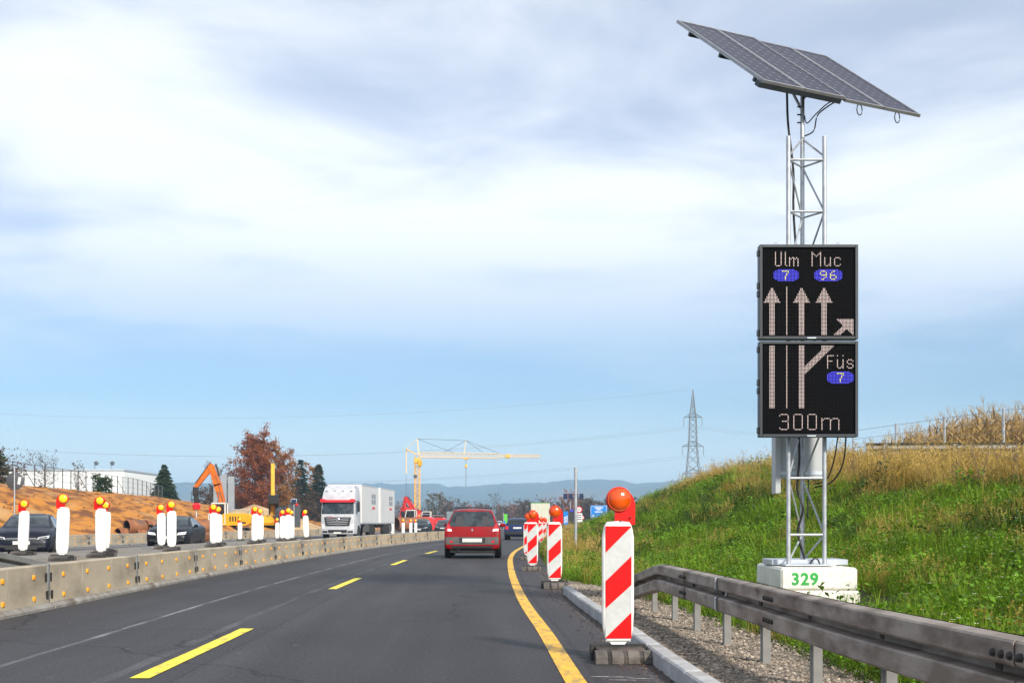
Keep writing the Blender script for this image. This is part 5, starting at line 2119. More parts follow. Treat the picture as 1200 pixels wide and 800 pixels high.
# heap of pale spoil behind the excavator
M_spoil = pmat('pale_spoil', (.50, .36, .20), (.34, .22, .11), .9, .95, bump=.7, bscale=4)
rows = []
for i in range(15):
    r = []
    for j in range(25):
        u, v = i / 14 * 2 - 1, j / 24 * 2 - 1
        d = math.hypot(u, v)
        z = max(0, 1 - d) ** .8 * 3.0 + (.25 * mnoise.noise((u * 3, v * 3, 0)) if d < .95 else 0)
        r.append((-25.8 + v * 8, 128 + u * 7, max(-.1, z) + (-.1 if d > .98 else 0)))
    rows.append(r)
tag(MB().grid(rows).build('spoil_heap', M_spoil, angle=60), 'pale sandy spoil heap behind the orange excavator', 'spoil heap')
# site soil along the far lane
tag(ribbon('site_ground', -60, -21.3, 40, 300, .0, pmat('site_soil', (.28, .17, .085), (.18, .10, .05), .3, .95, bump=.5, bscale=3), ns=3), kind='structure')

# rusty pipes
M_lining = pmat('pipe_inner_shade', (.012, .010, .009), (.008, .007, .006), 4, .8)  # near-black tone that paints in the shade inside the pipe mouths
M_rust = pmat('rusty_pipe', (.34, .135, .055), (.20, .075, .032), 1.5, .8, .1, bump=.2, bscale=15, c3=(.12, .07, .05), scale3=1.2, f3=(.5, .7))
for i, (x, y, z, L_, rz, lb) in enumerate(((-22.45, 74.5, .87, 5.0, -42, 'upper left rusty steel pipe with open dark end at the bank foot'), (-21.55, 75.2, .87, 5.0, -42, 'upper right rusty steel pipe with open dark end at the bank foot'),
                                     (-22.9, 74.3, .40, 5.0, -42, 'bottom rusty steel pipe under the other two at the bank foot'), (-22.05, 74.8, .40, 5.0, -42, 'bottom rusty steel pipe tucked behind its neighbour at the bank foot'))):
    r = .42
    pm = MB().lathe([(r, 0), (r, L_), (r - .03, L_), (r - .03, 0), (r, 0)], 24, 'Y', caps=False)
    p = tag(pm.build('steel_pipe', M_rust, None, angle=40, fixn=True), lb, 'pipe', 'rusty pipes at the bank foot')
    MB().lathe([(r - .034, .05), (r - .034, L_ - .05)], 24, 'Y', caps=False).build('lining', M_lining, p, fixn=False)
    MB().lathe([(0, L_ - .06), (r - .036, L_ - .06)], 24, 'Y', caps=False).build('shade_disc', M_lining, p, fixn=False)  # added black disc closing the bore so the mouth stays dark
    p.location, p.rotation_euler = (x, y, z + .04), (0, 0, rad(rz))
for (x, y, z, lb) in ((-15.4, 170, .95, 'large pipe with open end lying behind the beacons near the red excavators'), (-16.4, 171.5, .95, 'large pipe lying behind another near the red excavators')):
    p = tag(MB().lathe([(.9, 0), (.9, 5), (.85, 5), (.85, 0), (.9, 0)], 24, 'Y', caps=False).build('steel_pipe', M_rust), lb, 'pipe')
    p.location, p.rotation_euler = (x, y, z), (0, 0, rad(-50))

# round sign seen from behind
M_signback = pmat('grey_sign_back', (.085, .092, .10), (.07, .075, .082), 3, .5, .2)
rsn = thing('road_sign', 'grey back of a round traffic sign with white sticker on a thin pole', 'road sign', (-23.4, 60.2, 0))
MB().rod((0, 0, 0), (0, 0, 3.75), .035, n=10).build('pole', M_galv, rsn)
dk = MB().lathe([(0, .05), (.41, .05), (.42, .056), (.42, .07), (.41, .076), (0, .076)], 32, 'Y', (0, 0, 3.12)).build('sign_disc', M_signback, rsn)
MB().box((.21, .045, 3.14), (.13, .006, .34), Matrix.Rotation(rad(10), 3, 'Y')).build('sticker', M_wplastic, rsn)

# rectangular board seen from behind with its little solar panel
bd = thing('road_sign', 'grey back of a rectangular sign board with small solar panel on its pole', 'road sign', (-16.95, 99.5, 0))
MB().rod((0, 0, 0), (0, 0, 2.6), .045, n=10).build('pole', M_galv, bd)
MB().box((0, .08, 1.68), (.98, .04, 1.75), bev=.03).build('sign_board', M_signback, bd)
pn_ = MB().box((0, -.06, 2.86), (.46, .04, .36), Matrix.Rotation(rad(-30), 3, 'X'), .005).build('solar_panel', M_plate, bd)
MB().box((0, -.095, 2.845), (.40, .012, .30), Matrix.Rotation(rad(-30), 3, 'X')).build('cell_glass', pmat('dark_cells', (.012, .02, .06), (.01, .014, .04), 9, .15), pn_)
MB().lathe([(0, -.06), (.10, -.06), (.11, 0), (.10, .06), (0, .06)], 14, 'Y', (.22, .02, 2.56)).build('lamp', M_vis, bd)

# fence on the bank
M_fence = pmat('dark_fence_steel', (.11, .12, .125), (.08, .085, .09), 3, .6, .2)
fn = thing('wire_fence', 'tall wire mesh fence with leaning steel posts along the earth bank top', 'fence', (0, 0, 0))


def fence_xy(u):
    return (lerp(-34.2, -47.0, u), lerp(72, 172, u))


nposts = 30
prev = None
fw = MB()
for i in range(nposts + 1):
    x, y = fence_xy(i / nposts)
    t = (x - bank_edge(y))
    z = float(np.interp(y, [60, 80, 110, 150, 190], [3.3, 3.35, 3.6, 4.1, 3.6])) - .1
    MB().rod((x, y, z - .2), (x, y, z + 2.35), .045, n=6).build('post', M_fence, fn)
    if i % 6 == 2:
        MB().rod((x, y, z + 1.9), (x + .6, y + 1.6, z), .03, n=6).build('strut', M_fence, fn)
    if prev:
        for hh in (2.32, 1.8, 1.2, .6, .1):
            fw.rod((prev[0], prev[1], prev[2] + hh), (x, y, z + hh), .012 if hh < 2 else .022, n=4, caps=False)
        for q in range(1, 9):
            a = Vector(prev).lerp(Vector((x, y, z)), q / 9)
            fw.rod(a + Vector((0, 0, .1)), a + Vector((0, 0, 2.3)), .006, n=3, caps=False)
    prev = (x, y, z)
tag(fw.build('wire_mesh', M_fence, fn), kind='stuff')

# warehouse
M_wh = pmat('white_cladding', (.82, .82, .80), (.76, .76, .75), .05, .6)
wh = thing('warehouse', 'long white flat roofed warehouse behind the fence and earth bank', 'building', (0, 0, 0))
wb_ = MB().box((-125, 330, 6.2), (62, 40, 15.3), bev=.15).build('wall', M_wh, wh, smooth=False)
for k in range(30):
    MB().box((-155 + k * 2.05, 309.95, 6.4), (.05, .06, 14.6)).build('cladding_joint', M_plate, wb_)
MB().box((-125, 309.9, 6.3), (61.6, .12, .8)).build('blue_stripe', pmat('blue_band', (.05, .25, .62), None, 3, .5), wb_)
MB().box((-125, 330, 13.9), (62.4, 40.4, .5), bev=.05).build('roof_edge', M_plate, wh)
for x in (-103, -99):
    MB().tube([(x, 316, 14), (x, 316, 15.6), (x + .8, 316, 16.0)], .12, 6).build('roof_mast', M_signback, wh)
    MB().lathe([(0, -.3), (.5, -.2), (.55, .1), (0, .2)], 12, 'Y', (x + .4, 315.8, 15.8)).build('roof_dish', M_signback, wh)
# stepped grey silos / acoustic panels behind the brown tree
for (x, z) in ((-32.75, 7.1), (-32.0, 6.5), (-31.15, 6.3)):
    o = tag(MB().box((0, 0, z / 2), (.70, .3, z), bev=.02).build('sheet_pile', pmat('grey_sheet', (.30, .34, .37), (.24, .27, .30), .6, .5, .2)),
            'upright grey sheet pile beside the brown tree', 'sheet pile', 'grey sheet piles beside the brown tree')
    o.location = (x, 142, .0)


# ------------------------------------------------------------------ trees
def rnd_dir(R_, up=0.0):
    a = R_.uniform(0, 6.283)
    z = R_.uniform(-1, 1)
    r = math.sqrt(1 - z * z)
    return Vector((r * math.cos(a), r * math.sin(a), z + up)).normalized()


def leaf_tree(seed, h, spread, nleaf, leaf, crown0=.25, bare=0.0, prim=16, shape=.5, jit=.07):
    """branching trunk and a crown of loose leaves around the twigs."""
    R_ = random.Random(seed)
    tr_, cr = MB(), MB()
    base_r = h * .022
    pts = [Vector((0, 0, -.2))]
    for i in range(1, 7):
        pts.append(Vector((R_.uniform(-.02, .02) * h, R_.uniform(-.02, .02) * h, h * .92 * i / 6)))
    tr_.tube(pts, [base_r * (1 - .86 * i / 6) for i in range(7)], 7)
    tips = []
    for k in range(prim):
        t = lerp(crown0, .93, (k + R_.random()) / prim)
        i = min(5, int(t / .92 * 6))
        p0 = pts[i].lerp(pts[i + 1], min(1, t / .92 * 6 - i))
        a = k * 2.4 + R_.uniform(-.5, .5)
        env = spread * (1 - abs((t - crown0) / (1 - crown0) - shape) ** 1.6 * .9)
        l = env * R_.uniform(.65, 1.1)
        d = Vector((math.cos(a), math.sin(a), R_.uniform(.25, .95))).normalized()
        p1 = p0 + d * l * .5
        p2 = p1 + (d + Vector((0, 0, .25)) + rnd_dir(R_) * .3).normalized() * l * .5
        r0 = base_r * .42 * (1 - t * .6)
        tr_.tube([p0, p1, p2], [r0, r0 * .6, r0 * .25], 4)
        for j in range(7):
            q0 = p0.lerp(p1, R_.uniform(.35, 1)) if j < 3 else p1.lerp(p2, R_.random())
            dd = (d * .5 + rnd_dir(R_, .35)).normalized()
            q1 = q0 + dd * l * R_.uniform(.18, .42)
            tr_.tube([q0, q1], [r0 * .3, r0 * .1], 3)
            tips.append((q0, q1))
            for _ in range(3):
                q2 = q0.lerp(q1, R_.uniform(.4, 1)) + rnd_dir(R_, .3) * l * .16
                tr_.tube([q0.lerp(q1, .6), q2], [r0 * .14, r0 * .06], 3)
                tips.append((q1, q2))
    for _ in range(nleaf):
        a, b = R_.choice(tips)
        p = a.lerp(b, R_.uniform(.1, 1.1)) + rnd_dir(R_) * spread * jit * R_.random()
        d = rnd_dir(R_)
        s_ = d.cross(rnd_dir(R_)).normalized()
        l = leaf * R_.uniform(.5, 1.3)
        cr.add([p, p + d * l * .5 + s_ * l * .36, p + d * l, p + d * l * .5 - s_ * l * .36], [(0, 1, 2, 3)])
    return tr_, cr


def conifer(seed, h, spread, rings=22):
    R_ = random.Random(seed)
    tr_, cr = MB(), MB()
    tr_.rod((0, 0, -.2), (0, 0, h * .97), h * .018, .02, 7)
    for i in range(rings):
        t = .06 + .93 * (i + R_.random() * .6) / rings
        rmax = spread * (1 - t) ** .85 + .12
        nb = int(7 + 7 * (1 - t))
        for k in range(nb):
            a = 6.283 * (k + R_.random()) / nb
            z = h * (t + R_.uniform(-.6, .6) / rings)
            l = rmax * R_.uniform(.62, 1.12)
            d = Vector((math.cos(a), math.sin(a), 0))
            tr_.tube([(0, 0, z), tuple(d * l * .6 + Vector((0, 0, z - .06 * l))), tuple(d * l + Vector((0, 0, z - .10 * l)))], [.03, .02, .008], 3)
            nq = max(5, int(15 * l / spread + 4))
            for j in range(nq):
                u = (j + .6) / nq
                p = d * (l * u) + Vector((0, 0, z - .12 * l * u * u - .04))
                for _ in range(3):
                    side = Vector((-d.y, d.x, 0)) * R_.choice((-1, 1))
                    e = (d * R_.uniform(.2, .9) + side * R_.uniform(.2, 1) + Vector((0, 0, R_.uniform(-.5, .15)))).normalized()
                    w = e.cross(rnd_dir(R_)).normalized()
                    q = spread * R_.uniform(.14, .26) * (1.1 - t * .5)
                    cr.add([p, p + e * q * .5 + w * q * .20, p + e * q, p + e * q * .5 - w * q * .20], [(0, 1, 2, 3)])
    return tr_, cr


M_bark = pmat('bark', (.085, .060, .045), (.045, .032, .025), 3, .95)
M_barkg = pmat('grey_bark', (.13, .115, .10), (.08, .07, .06), 3, .95)
M_rust_leaf = pmat('rust_leaves', (.34, .110, .034), (.17, .050, .020), .55, .8, trans=.25, c3=(.36, .135, .03), scale3=.22, f3=(.52, .66), spec=.2)
M_ochre_leaf = pmat('ochre_leaves', (.36, .17, .035), (.21, .085, .022), .6, .8, trans=.3, spec=.2)
M_brown_leaf = pmat('brown_leaves', (.120, .074, .046), (.060, .040, .030), .25, .85, trans=.2, rnd=.25, spec=.2)
M_dull_leaf = pmat('dull_olive_leaves', (.135, .105, .045), (.075, .062, .028), .25, .85, trans=.2, rnd=.25, spec=.2)
M_needle = pmat('spruce_needles', (.024, .050, .020), (.011, .024, .010), .9, .8, trans=.1, rnd=.2, spec=.2)
M_needle2 = pmat('yew_needles', (.040, .070, .018), (.018, .034, .010), .9, .8, trans=.1, spec=.2)


def place_tree(name, label, tm, loc, mats, group=None, rz=0.0, scale=1.0, cat='tree'):
    t = thing(name, label, cat, loc, rz, group)
    t.scale = (scale,) * 3
    mobj('trunk', tm[0].mesh('trunk', mats[0], fixn=False), t)
    if tm[1].v:
        mobj('crown', tm[1].mesh('crown', mats[1], fixn=False, smooth=False), t)
    return t


place_tree('oak_tree', 'big rust brown autumn tree behind the orange excavator', leaf_tree(5, 12.0, 3.9, 30000, .21, .10, prim=44, shape=.40, jit=.15), (-32.6, 163, -.3), (M_bark, M_rust_leaf))
place_tree('birch_tree', 'thin ochre leaved tree at the right flank of the rust brown tree', leaf_tree(8, 10.6, 2.4, 6000, .21, .15, prim=26, shape=.4, jit=.14), (-29.4, 164, 0), (M_barkg, M_ochre_leaf))
place_tree('shrub', 'twiggy leafless tree left of the rust brown tree by the sheet piles', leaf_tree(9, 8.2, 3.0, 700, .2, .1, prim=22), (-36.6, 160, 0), (M_barkg, M_brown_leaf))
place_tree('spruce_tree', 'tall dark spruce beside the lorry with brown trees at its side', conifer(1, 11.0, 2.6, 26), (-33.0, 200, .4), (M_bark, M_needle))
place_tree('spruce_tree', 'dark pointed spruce rising just behind the lorry cab', conifer(2, 10.4, 2.6, 26), (-30.2, 200, .2), (M_bark, M_needle))
place_tree('spruce_tree', 'slim dark spruce behind the upright yellow boom', conifer(3, 9.4, 1.5, 24), (-36.4, 204, .2), (M_bark, M_needle))
place_tree('yew_tree', 'dense dark green conical tree at the right end of the fence', conifer(4, 6.0, 2.3, 34), (-47.8, 176, 3.2), (M_bark, M_needle2))
place_tree('birch_tree', 'orange brown birch between the two spruces behind the lorry', leaf_tree(12, 10.6, 2.1, 2600, .30, .3, prim=18), (-32.8, 212, 0), (M_barkg, M_ochre_leaf))
place_tree('birch_tree', 'sparse pale birch just left of the tall spruce', leaf_tree(13, 9.6, 1.6, 900, .28, .3, prim=16), (-36.6, 213, 0), (M_barkg, M_ochre_leaf))
place_tree('shrub', 'leafless twiggy shrub at the fence with wide open crown', leaf_tree(21, 2.5, 1.5, 420, .10, .06, prim=26), (-33.9, 93, 3.3), (M_barkg, M_brown_leaf), cat='shrub')
place_tree('shrub', 'slim leafless shrub at the fence beside the small green bush', leaf_tree(22, 2.3, .9, 300, .09, .06, prim=24), (-33.6, 99, 3.4), (M_barkg, M_brown_leaf), cat='shrub')
place_tree('shrub', 'low brown scrub growing at the fence foot near the round sign', leaf_tree(23, 1.8, 2.2, 500, .14, .02, prim=22), (-33.8, 86, 3.3), (M_barkg, M_brown_leaf), cat='shrub')
place_tree('bush', 'small round dark green bush at the fence foot', leaf_tree(24, 1.5, 1.2, 2600, .16, .02, prim=24), (-38.4, 120, 3.55), (M_bark, M_needle2), cat='bush')
place_tree('yew_tree', 'dark green conifer at the fence beside the round sign', conifer(6, 3.2, 1.5, 18), (-36.6, 91, 3.3), (M_bark, M_needle2))
# thicket behind the lorry
th_p = leaf_tree(31, 5.4, 2.8, 1500, .26, .05, prim=20)
for i, (x, y, s_) in enumerate([(-37, 186, 1.0), (-34.5, 184, .9), (-32.3, 187, 1.05), (-30.3, 188, .95), (-28.5, 190, .8), (-39.5, 189, 1.1), (-42, 195, 1.2), (-45, 198, 1.15), (-40.5, 172, 1.0), (-43, 178, .9), (-37.6, 176, .8), (-26.4, 195, .7)]):
    if i == 0:
        thk = place_tree('shrub', 'brown leafless scrub in the thicket below the spruces', th_p, (x, y, 0), (M_barkg, M_brown_leaf), 'scrub below the spruces', 0, s_, 'shrub')
    else:
        copy_tree(thk, (x, y, 0), i * 1.3, scale=(s_,) * 3)

# tree belt in the distance
R = random.Random(77)
protos = []
kinds = [(M_barkg, M_brown_leaf, 'brown leaved autumn tree in the distant tree belt', 1000, .5), (M_barkg, M_dull_leaf, 'olive brown tree in the distant tree belt', 1300, .5),
         (M_barkg, M_rust_leaf, 'reddish autumn tree in the distant tree belt', 1100, .5), (M_barkg, M_brown_leaf, 'grey leafless tree in the distant tree belt', 160, .45)]
for k, (mb1, mb2, lb, nl, ls) in enumerate(kinds):
    protos.append([leaf_tree(60 + k, 10.0, 4.2, nl, ls, .15, prim=22), mb1, mb2, lb, None])
belt = []
for i in range(62):
    px = lerp(395, 748, (i + R.uniform(-.35, .35)) / 61)
    Y = R.uniform(380, 520)
    belt.append((px, Y, R.choice((0, 0, 1, 1, 3, 3, 2)), R.uniform(.55, .88)))
for i in range(10):
    belt.append((lerp(560, 720, R.random()), R.uniform(330, 380), R.choice((0, 2, 1, 0)), R.uniform(.6, .8)))
for (px, Y, k, s_) in belt:
    x = (px - 600) * Y / 1500
    p = protos[k]
    sc_ = (s_ * 1.1, s_ * 1.1, s_ * (.9 + .25 * R.random()))
    if p[4] is None:
        p[4] = place_tree('belt_tree', p[3], p[0], (x, Y, -.1), (p[1], p[2]), 'trees of the distant belt', R.uniform(0, 6), 1)
        p[4].scale = sc_
    else:
        copy_tree(p[4], (x, Y, -.1), R.uniform(0, 6.28), scale=sc_)
# undergrowth that closes the belt
und = MB()
for i in range(24000):
    px = R.uniform(380, 760)
    Y = R.uniform(400, 540)
    x = (px - 600) * Y / 1500
    z = abs(R.gauss(0, 2.6)) * (1 + .5 * mnoise.noise((px * .05, 0, 0)))
    p = Vector((x, Y, z))
    d, e = rnd_dir(R), rnd_dir(R)
    q = R.uniform(.35, .8)
    und.add([p, p + d * q + e * q * .3, p + d * q * 1.6, p + d * q - e * q * .3], [(0, 1, 2, 3)])
tag(und.build('undergrowth', M_brown_leaf, None, smooth=False, fixn=False), 'brown undergrowth filling the foot of the distant tree belt', 'undergrowth', kind='stuff')

# ------------------------------------------------------------------ hills
rows = []
hx = [-3600, -2600, -1500, -380, -235, -222, -215, -140, -25, 70, 115, 170, 330, 380, 520, 700, 1400, 2600, 3600]
hz = [105, 118, 122, 118, 120, 118, 110, 109, 119, 122, 121, 130, 131, 118, 128, 118, 110, 118, 100]
for i in range(14):
    t = i / 13
    Y = 2900 + 1300 * t
    r = []
    for x in frange(-3600, 3600, 15):
        top = float(np.interp(x * 4000 / Y, hx, hz))
        z = top * (math.sin(math.pi * .5 * min(1, t * 1.18)) ** 1.2) * (Y / 4000 if t > .5 else 1)
        z += (5.5 * mnoise.noise((x * .02, Y * .02, 0)) + 3.0 * mnoise.noise((x * .07, Y * .05, 4))) * min(1, t * 3)
        r.append((x, Y, z * 1.06 - 4))
    rows.append(r)
M_hill = pmat('wooded_hill', (.040, .055, .030), (.026, .038, .024), .012, .95, c3=(.16, .095, .06), scale3=.004, f3=(.52, .66), detail=10)
tag(MB().grid(rows).build('hills', M_hill, angle=70), kind='structure')

# ------------------------------------------------------------------ tower crane
M_cr = pmat('crane_yellow', (.86, .47, .06), (.74, .38, .05), 1, .5)
M_crp = pmat('crane_pale_jib', (.84, .60, .30), (.78, .54, .26), 1, .5)
ty_ = 262
S_ = ty_ / 1500


def cxz(px, py):
    return ((px - 489) * S_, EYE + (612 - py) * S_)


cr_ = thing('tower_crane', 'yellow tower crane with long lattice jib beyond the lorry', 'crane', ((489 - 600) * S_, ty_, 0))


def lattice(mb, a, b, w, h, n, r):
    """square lattice girder from a to b; w across, h along the second axis."""
    a, b = Vector(a), Vector(b)
    d = (b - a).normalized()
    side = Vector((0, 1, 0)) if abs(d.y) < .9 else Vector((1, 0, 0))
    oth = d.cross(side).normalized()
    cs = [side * w / 2 * i + oth * h / 2 * j for i, j in ((-1, -1), (1, -1), (1, 1), (-1, 1))]
    for c in cs:
        mb.rod(a + c, b + c, r, n=4, caps=False)
    for k in range(n):
        p, q = a.lerp(b, k / n), a.lerp(b, (k + 1) / n)
        for i in range(4):
            c0, c1 = cs[i], cs[(i + 1) % 4]
            mb.rod(p + c0, q + c1 if k % 2 else q + c1, r * .6, n=3, caps=False)
            mb.rod(p + c0, p + c1, r * .6, n=3, caps=False)
    return mb


jx, jz = cxz(489, 533)
lattice(MB(), (0, 0, 0), (0, 0, jz - .3), 1.0, 1.0, 16, .085).build('tower', M_cr, cr_)
MB().box((0, 0, jz - 1.2), (1.3, 1.3, 1.1), bev=.1).build('slew_unit', M_cr, cr_)
MB().box((.55, -.5, jz - 1.7), (.9, .9, 1.2), bev=.08).build('driver_cabin', M_yel, cr_)
MB().box((-.35, -.55, cxz(0, 558)[1]), (.7, .3, .7), bev=.05).build('tower_box', M_signback, cr_)
ex, ez = cxz(633, 535)
lattice(MB(), (.4, 0, jz), (ex * .66, 0, jz - .2), .8, .95, 18, .065).build('jib', M_crp, cr_)
lattice(MB(), (ex * .66, 0, jz - .2), (ex, 0, ez + .1), .6, .5, 12, .055).build('jib', M_crp, cr_)
tx, tz = cxz(489, 514)
for s in (-1, 1):
    MB().rod((.3, s * .4, jz), (tx, 0, tz), .10, n=6).build('tower_head', M_crp, cr_)
    mx_, mz_ = cxz(546, 516)
    MB().rod((mx_ - .4, s * .35, jz + .3), (mx_, 0, mz_), .07, n=6).build('jib_mast', M_crp, cr_)
lx, lz = cxz(476, 526)
MB().rod((0, .3, jz), (lx, .3, lz), .12, n=6).build('counter_jib', M_cr, cr_)
MB().rod((0, -.3, jz), (lx, -.3, lz), .12, n=6).build('counter_jib', M_cr, cr_)
MB().rod((lx, 0, lz), (lx, 0, cxz(476, 555)[1]), .10, n=6).build('ballast_tie', M_crp, cr_)
MB().rod((lx, 0, lz), (lx, 0, 2.0), .03, n=4).build('ballast_rope', M_signback, cr_)
MB().rod((lx, 0, lz), (tx, 0, tz), .05, n=4).build('pendant', M_crp, cr_)
for (a, b) in (((489, 514), (546, 516)), ((489, 514), (531, 530)), ((546, 516), (585, 531)), ((546, 516), (520, 530)), ((546, 516), (566, 530))):
    p, q = cxz(*a), cxz(*b)
    MB().rod((p[0], 0, p[1]), (q[0], 0, q[1]), .035, n=4).build('pendant', M_signback, cr_)
hx_, hz_ = cxz(546, 546)
tro = MB().box((hx_, 0, jz - .7), (1.0, .8, .4), bev=.05).build('trolley', M_cr, cr_)
MB().box((cxz(595, 0)[0], 0, jz - .25), (.9, .8, .8), bev=.1).build('jib_joint', M_cr, cr_)
MB().rod((hx_, 0, jz - .7), (hx_, 0, hz_), .03, n=4).build('hoist_rope', M_signback, cr_)
MB().box((hx_, 0, hz_), (.5, .4, .7), bev=.12).build('hook_block', M_cr, cr_)
MB().rod((hx_, 0, hz_ - .3), (hx_, 0, cxz(546, 570)[1]), .045, n=4).build('load_sling', M_signback, cr_)
MB().box((0, 0, .3), (4.2, 4.2, .6), bev=.1).build('ballast_base', M_conc, cr_)

# ------------------------------------------------------------------ pylon and cables
M_py = pmat('pylon_steel', (.20, .22, .24), (.16, .175, .19), 1, .6, .3)
PY = 350
SP = PY / 1500


def make_pylon(label, x):
    t = thing('power_pylon', label, 'pylon', (x, PY, 0))
    zz = lambda py: EYE + (612 - py) * SP
    H = zz(456)
    m = MB()
    lv = [(0, 2.6), (zz(555), 1.75), (zz(522), 1.1), (zz(488), .85), (zz(478), .55), (H, .05)]
    for (z0, w0_), (z1, w1_) in zip(lv, lv[1:]):
        n = max(2, int((z1 - z0) / (w0_ + w1_) / .8))
        for k in range(n):
            a, b = k / n, (k + 1) / n
            za, zb_ = lerp(z0, z1, a), lerp(z0, z1, b)
            wa, wb2 = lerp(w0_, w1_, a), lerp(w0_, w1_, b)
            cs = [(-1, -1), (1, -1), (1, 1), (-1, 1)]
            for i in range(4):
                c0, c1 = cs[i], cs[(i + 1) % 4]
                m.rod((c0[0] * wa, c0[1] * wa, za), (c0[0] * wb2, c0[1] * wb2, zb_), .11, n=4, caps=False)
                m.rod((c0[0] * wa, c0[1] * wa, za), (c1[0] * wb2, c1[1] * wb2, zb_), .06, n=3, caps=False)
                m.rod((c1[0] * wa, c1[1] * wa, za), (c0[0] * wb2, c0[1] * wb2, zb_), .06, n=3, caps=False)
    m.build('tower', M_py, t)
    ends_ = []
    for (py, hw, up_) in ((488, 2.5, 1.2), (522, 2.9, 1.3), (554, 2.9, 1.2)):
        z = zz(py)
        arm = MB()
        for s in (-1, 1):
            for q in (-.5, .5):
                arm.rod((0, q, z), (s * hw, 0, z - .25), .09, n=4)
                arm.rod((0, q, z + up_), (s * hw, 0, z - .2), .07, n=4)
            arm.rod((s * hw * .5, .25, z - .1), (s * hw * .5, .1, z + up_ * .5), .05, n=3)
        ao = arm.build('cross_arm', M_py, t)
        for s in (-1, 1):
            MB().lathe([(.0, 0), (.09, -.1), (.05, -.4), (.10, -.8), (.05, -1.2), (.10, -1.6), (.05, -2.2), (0, -2.6)], 6, 'Z', (s * hw, 0, z - .25)).build('insulator', M_py, ao)
            ends_.append((s * hw, z - 2.85))
    return t, ends_, H


_, EN, PH = make_pylon('steel lattice power pylon rising behind the embankment', (812 - 600) * SP)
M_wire = pmat('cable_grey', (.24, .25, .26), None, 1, .6, .3)


def cable(p, q, sag, label):
    pts = []
    for k in range(41):
        t = k / 40
        v = Vector(p).lerp(Vector(q), t)
        v.z -= sag * 4 * t * (1 - t)
        pts.append(v)
    tag(MB().tube(pts, .019, 4).build('power_cable', M_wire), label, 'cable', 'power cables strung from the pylon')


x0 = (812 - 600) * SP
for (dx, z) in EN:
    cable((x0 + dx, PY, z), (-235 + dx, PY + 35, z + 5), 9.5, 'thin power cable sagging across the sky left of the pylon')
    cable((x0 + dx, PY, z), (x0 + 230 + dx, PY - 60, z - 2), 8, 'thin power cable running from the pylon towards the embankment crest')
cable((x0, PY, PH), (-235, PY + 35, PH + 3), 8, 'topmost earth wire between the pylon tip and the next pylon')

# ------------------------------------------------------------------ signs along the road ahead
M_sblue = pmat('blue_sign_sheet', (.010, .20, .62), (.008, .17, .55), 3, .4)
M_swhite = pmat('white_sign_sheet', (.78, .78, .77), None, 3, .4)
M_sred = pmat('red_sign_sheet', (.70, .012, .02), None, 3, .4)
# slim grey pole in the grass
pl = thing('steel_pole', 'slim bare grey pole standing in the grass at the embankment foot', 'pole', (2.24, 45, 0))
MB().rod((0, 0, -.1), (0, 0, 3.08), .055, n=12).build('shaft', M_galv, pl)
MB().lathe([(.057, 0), (.06, .01), (.05, .03), (0, .04)], 12, 'Z', (0, 0, 3.08)).build('cap', M_galv, pl)

# small message sign with four solar panels
s2 = thing('message_sign', 'distant small message sign on a post with four dark solar panels', 'message sign', (5.75, 120, 0))
for s in (-.28, .28):
    MB().rod((s, 0, 0), (s, 0, 3.6), .04, n=8).build('post', M_galv, s2)
mbx = MB().box((0, -.12, 1.75), (.72, .16, 1.3), bev=.02).build('message_cabinet', M_cab, s2)
MB().box((-.16, -.205, 2.3), (.24, .01, .14)).build('blue_field', M_led_b, mbx)
MB().box((.18, -.205, 2.3), (.22, .01, .14)).build('blue_field', M_led_b, mbx)
for i in range(4):
    sp_ = MB().box((-.75 + i * .50, -.1, 3.62), (.37, .62, .04), Matrix.Rotation(rad(58), 3, 'X'), .006).build('solar_panel', MATS['dark_cells'], s2)
MB().box((0, .02, 3.5), (1.8, .06, .06)).build('support_rail', M_cab, s2)


def disc_sign(label, x, y, z, r, ring=True, rect=None, pole=True):
    t = thing('road_sign', label, 'road sign', (x, y, 0))
    MB().rod((0, .05, 0), (0, .05, z + r), .035, n=8).build('pole', M_galv, t)
    d = MB().lathe([(0, -.012), (r, -.012), (r, .012), (0, .012)], 24, 'Y', (0, 0, z)).build('sign_disc', M_sred, t)
    MB().lathe([(0, -.018), (r * .72, -.018), (r * .72, -.010), (0, -.010)], 24, 'Y', (0, 0, z)).build('white_field', M_swhite, d)
    MB().box((0, -.021, z), (r * .9, .006, r * .22)).build('symbol', M_blackp, d)
    if rect:
        p = MB().box((0, 0, z - r - rect[1] / 2 - .04), (rect[0], .02, rect[1]), bev=.004).build('extra_plate', M_swhite, t)
        for k in (-.2, .05, .28):
            MB().box((0, -.0135, z - r - rect[1] / 2 - .04 + k * rect[1]), (rect[0] * .7, .006, rect[1] * .09)).build('plate_lettering', M_blackp, p)
    return t


disc_sign('distant round red rimmed traffic sign with white plate below on post', 6.6, 126, 2.45, .32, rect=(.62, .85))
disc_sign('distant smaller red rimmed round sign on a thin post beside the grass', 7.35, 134, 1.70, .22)
dg_ = thing('road_sign', 'distant narrow blue lane sign with white chevrons beside the message sign', 'road sign', (5.3, 126, 0))
MB().rod((0, .06, 0), (0, .06, 2.2), .04, n=8).build('pole', M_galv, dg_)
db = MB().box((0, 0, 1.62), (.45, .03, 1.3), bev=.006).build('sign_board', M_sblue, dg_)
for k in range(4):
    MB().prism([(-.2, 1.12 + k * .16), (.2, 1.28 + k * .16), (.2, 1.36 + k * .16), (-.2, 1.20 + k * .16)], -.024, -.016).build('chevron', M_swhite, db)
dg2 = thing('road_sign', 'small distant blue and white sign low beside the barrier', 'road sign', (5.5, 128, 0))
MB().rod((0, .05, 0), (0, .05, .75), .03, n=6).build('pole', M_galv, dg2)
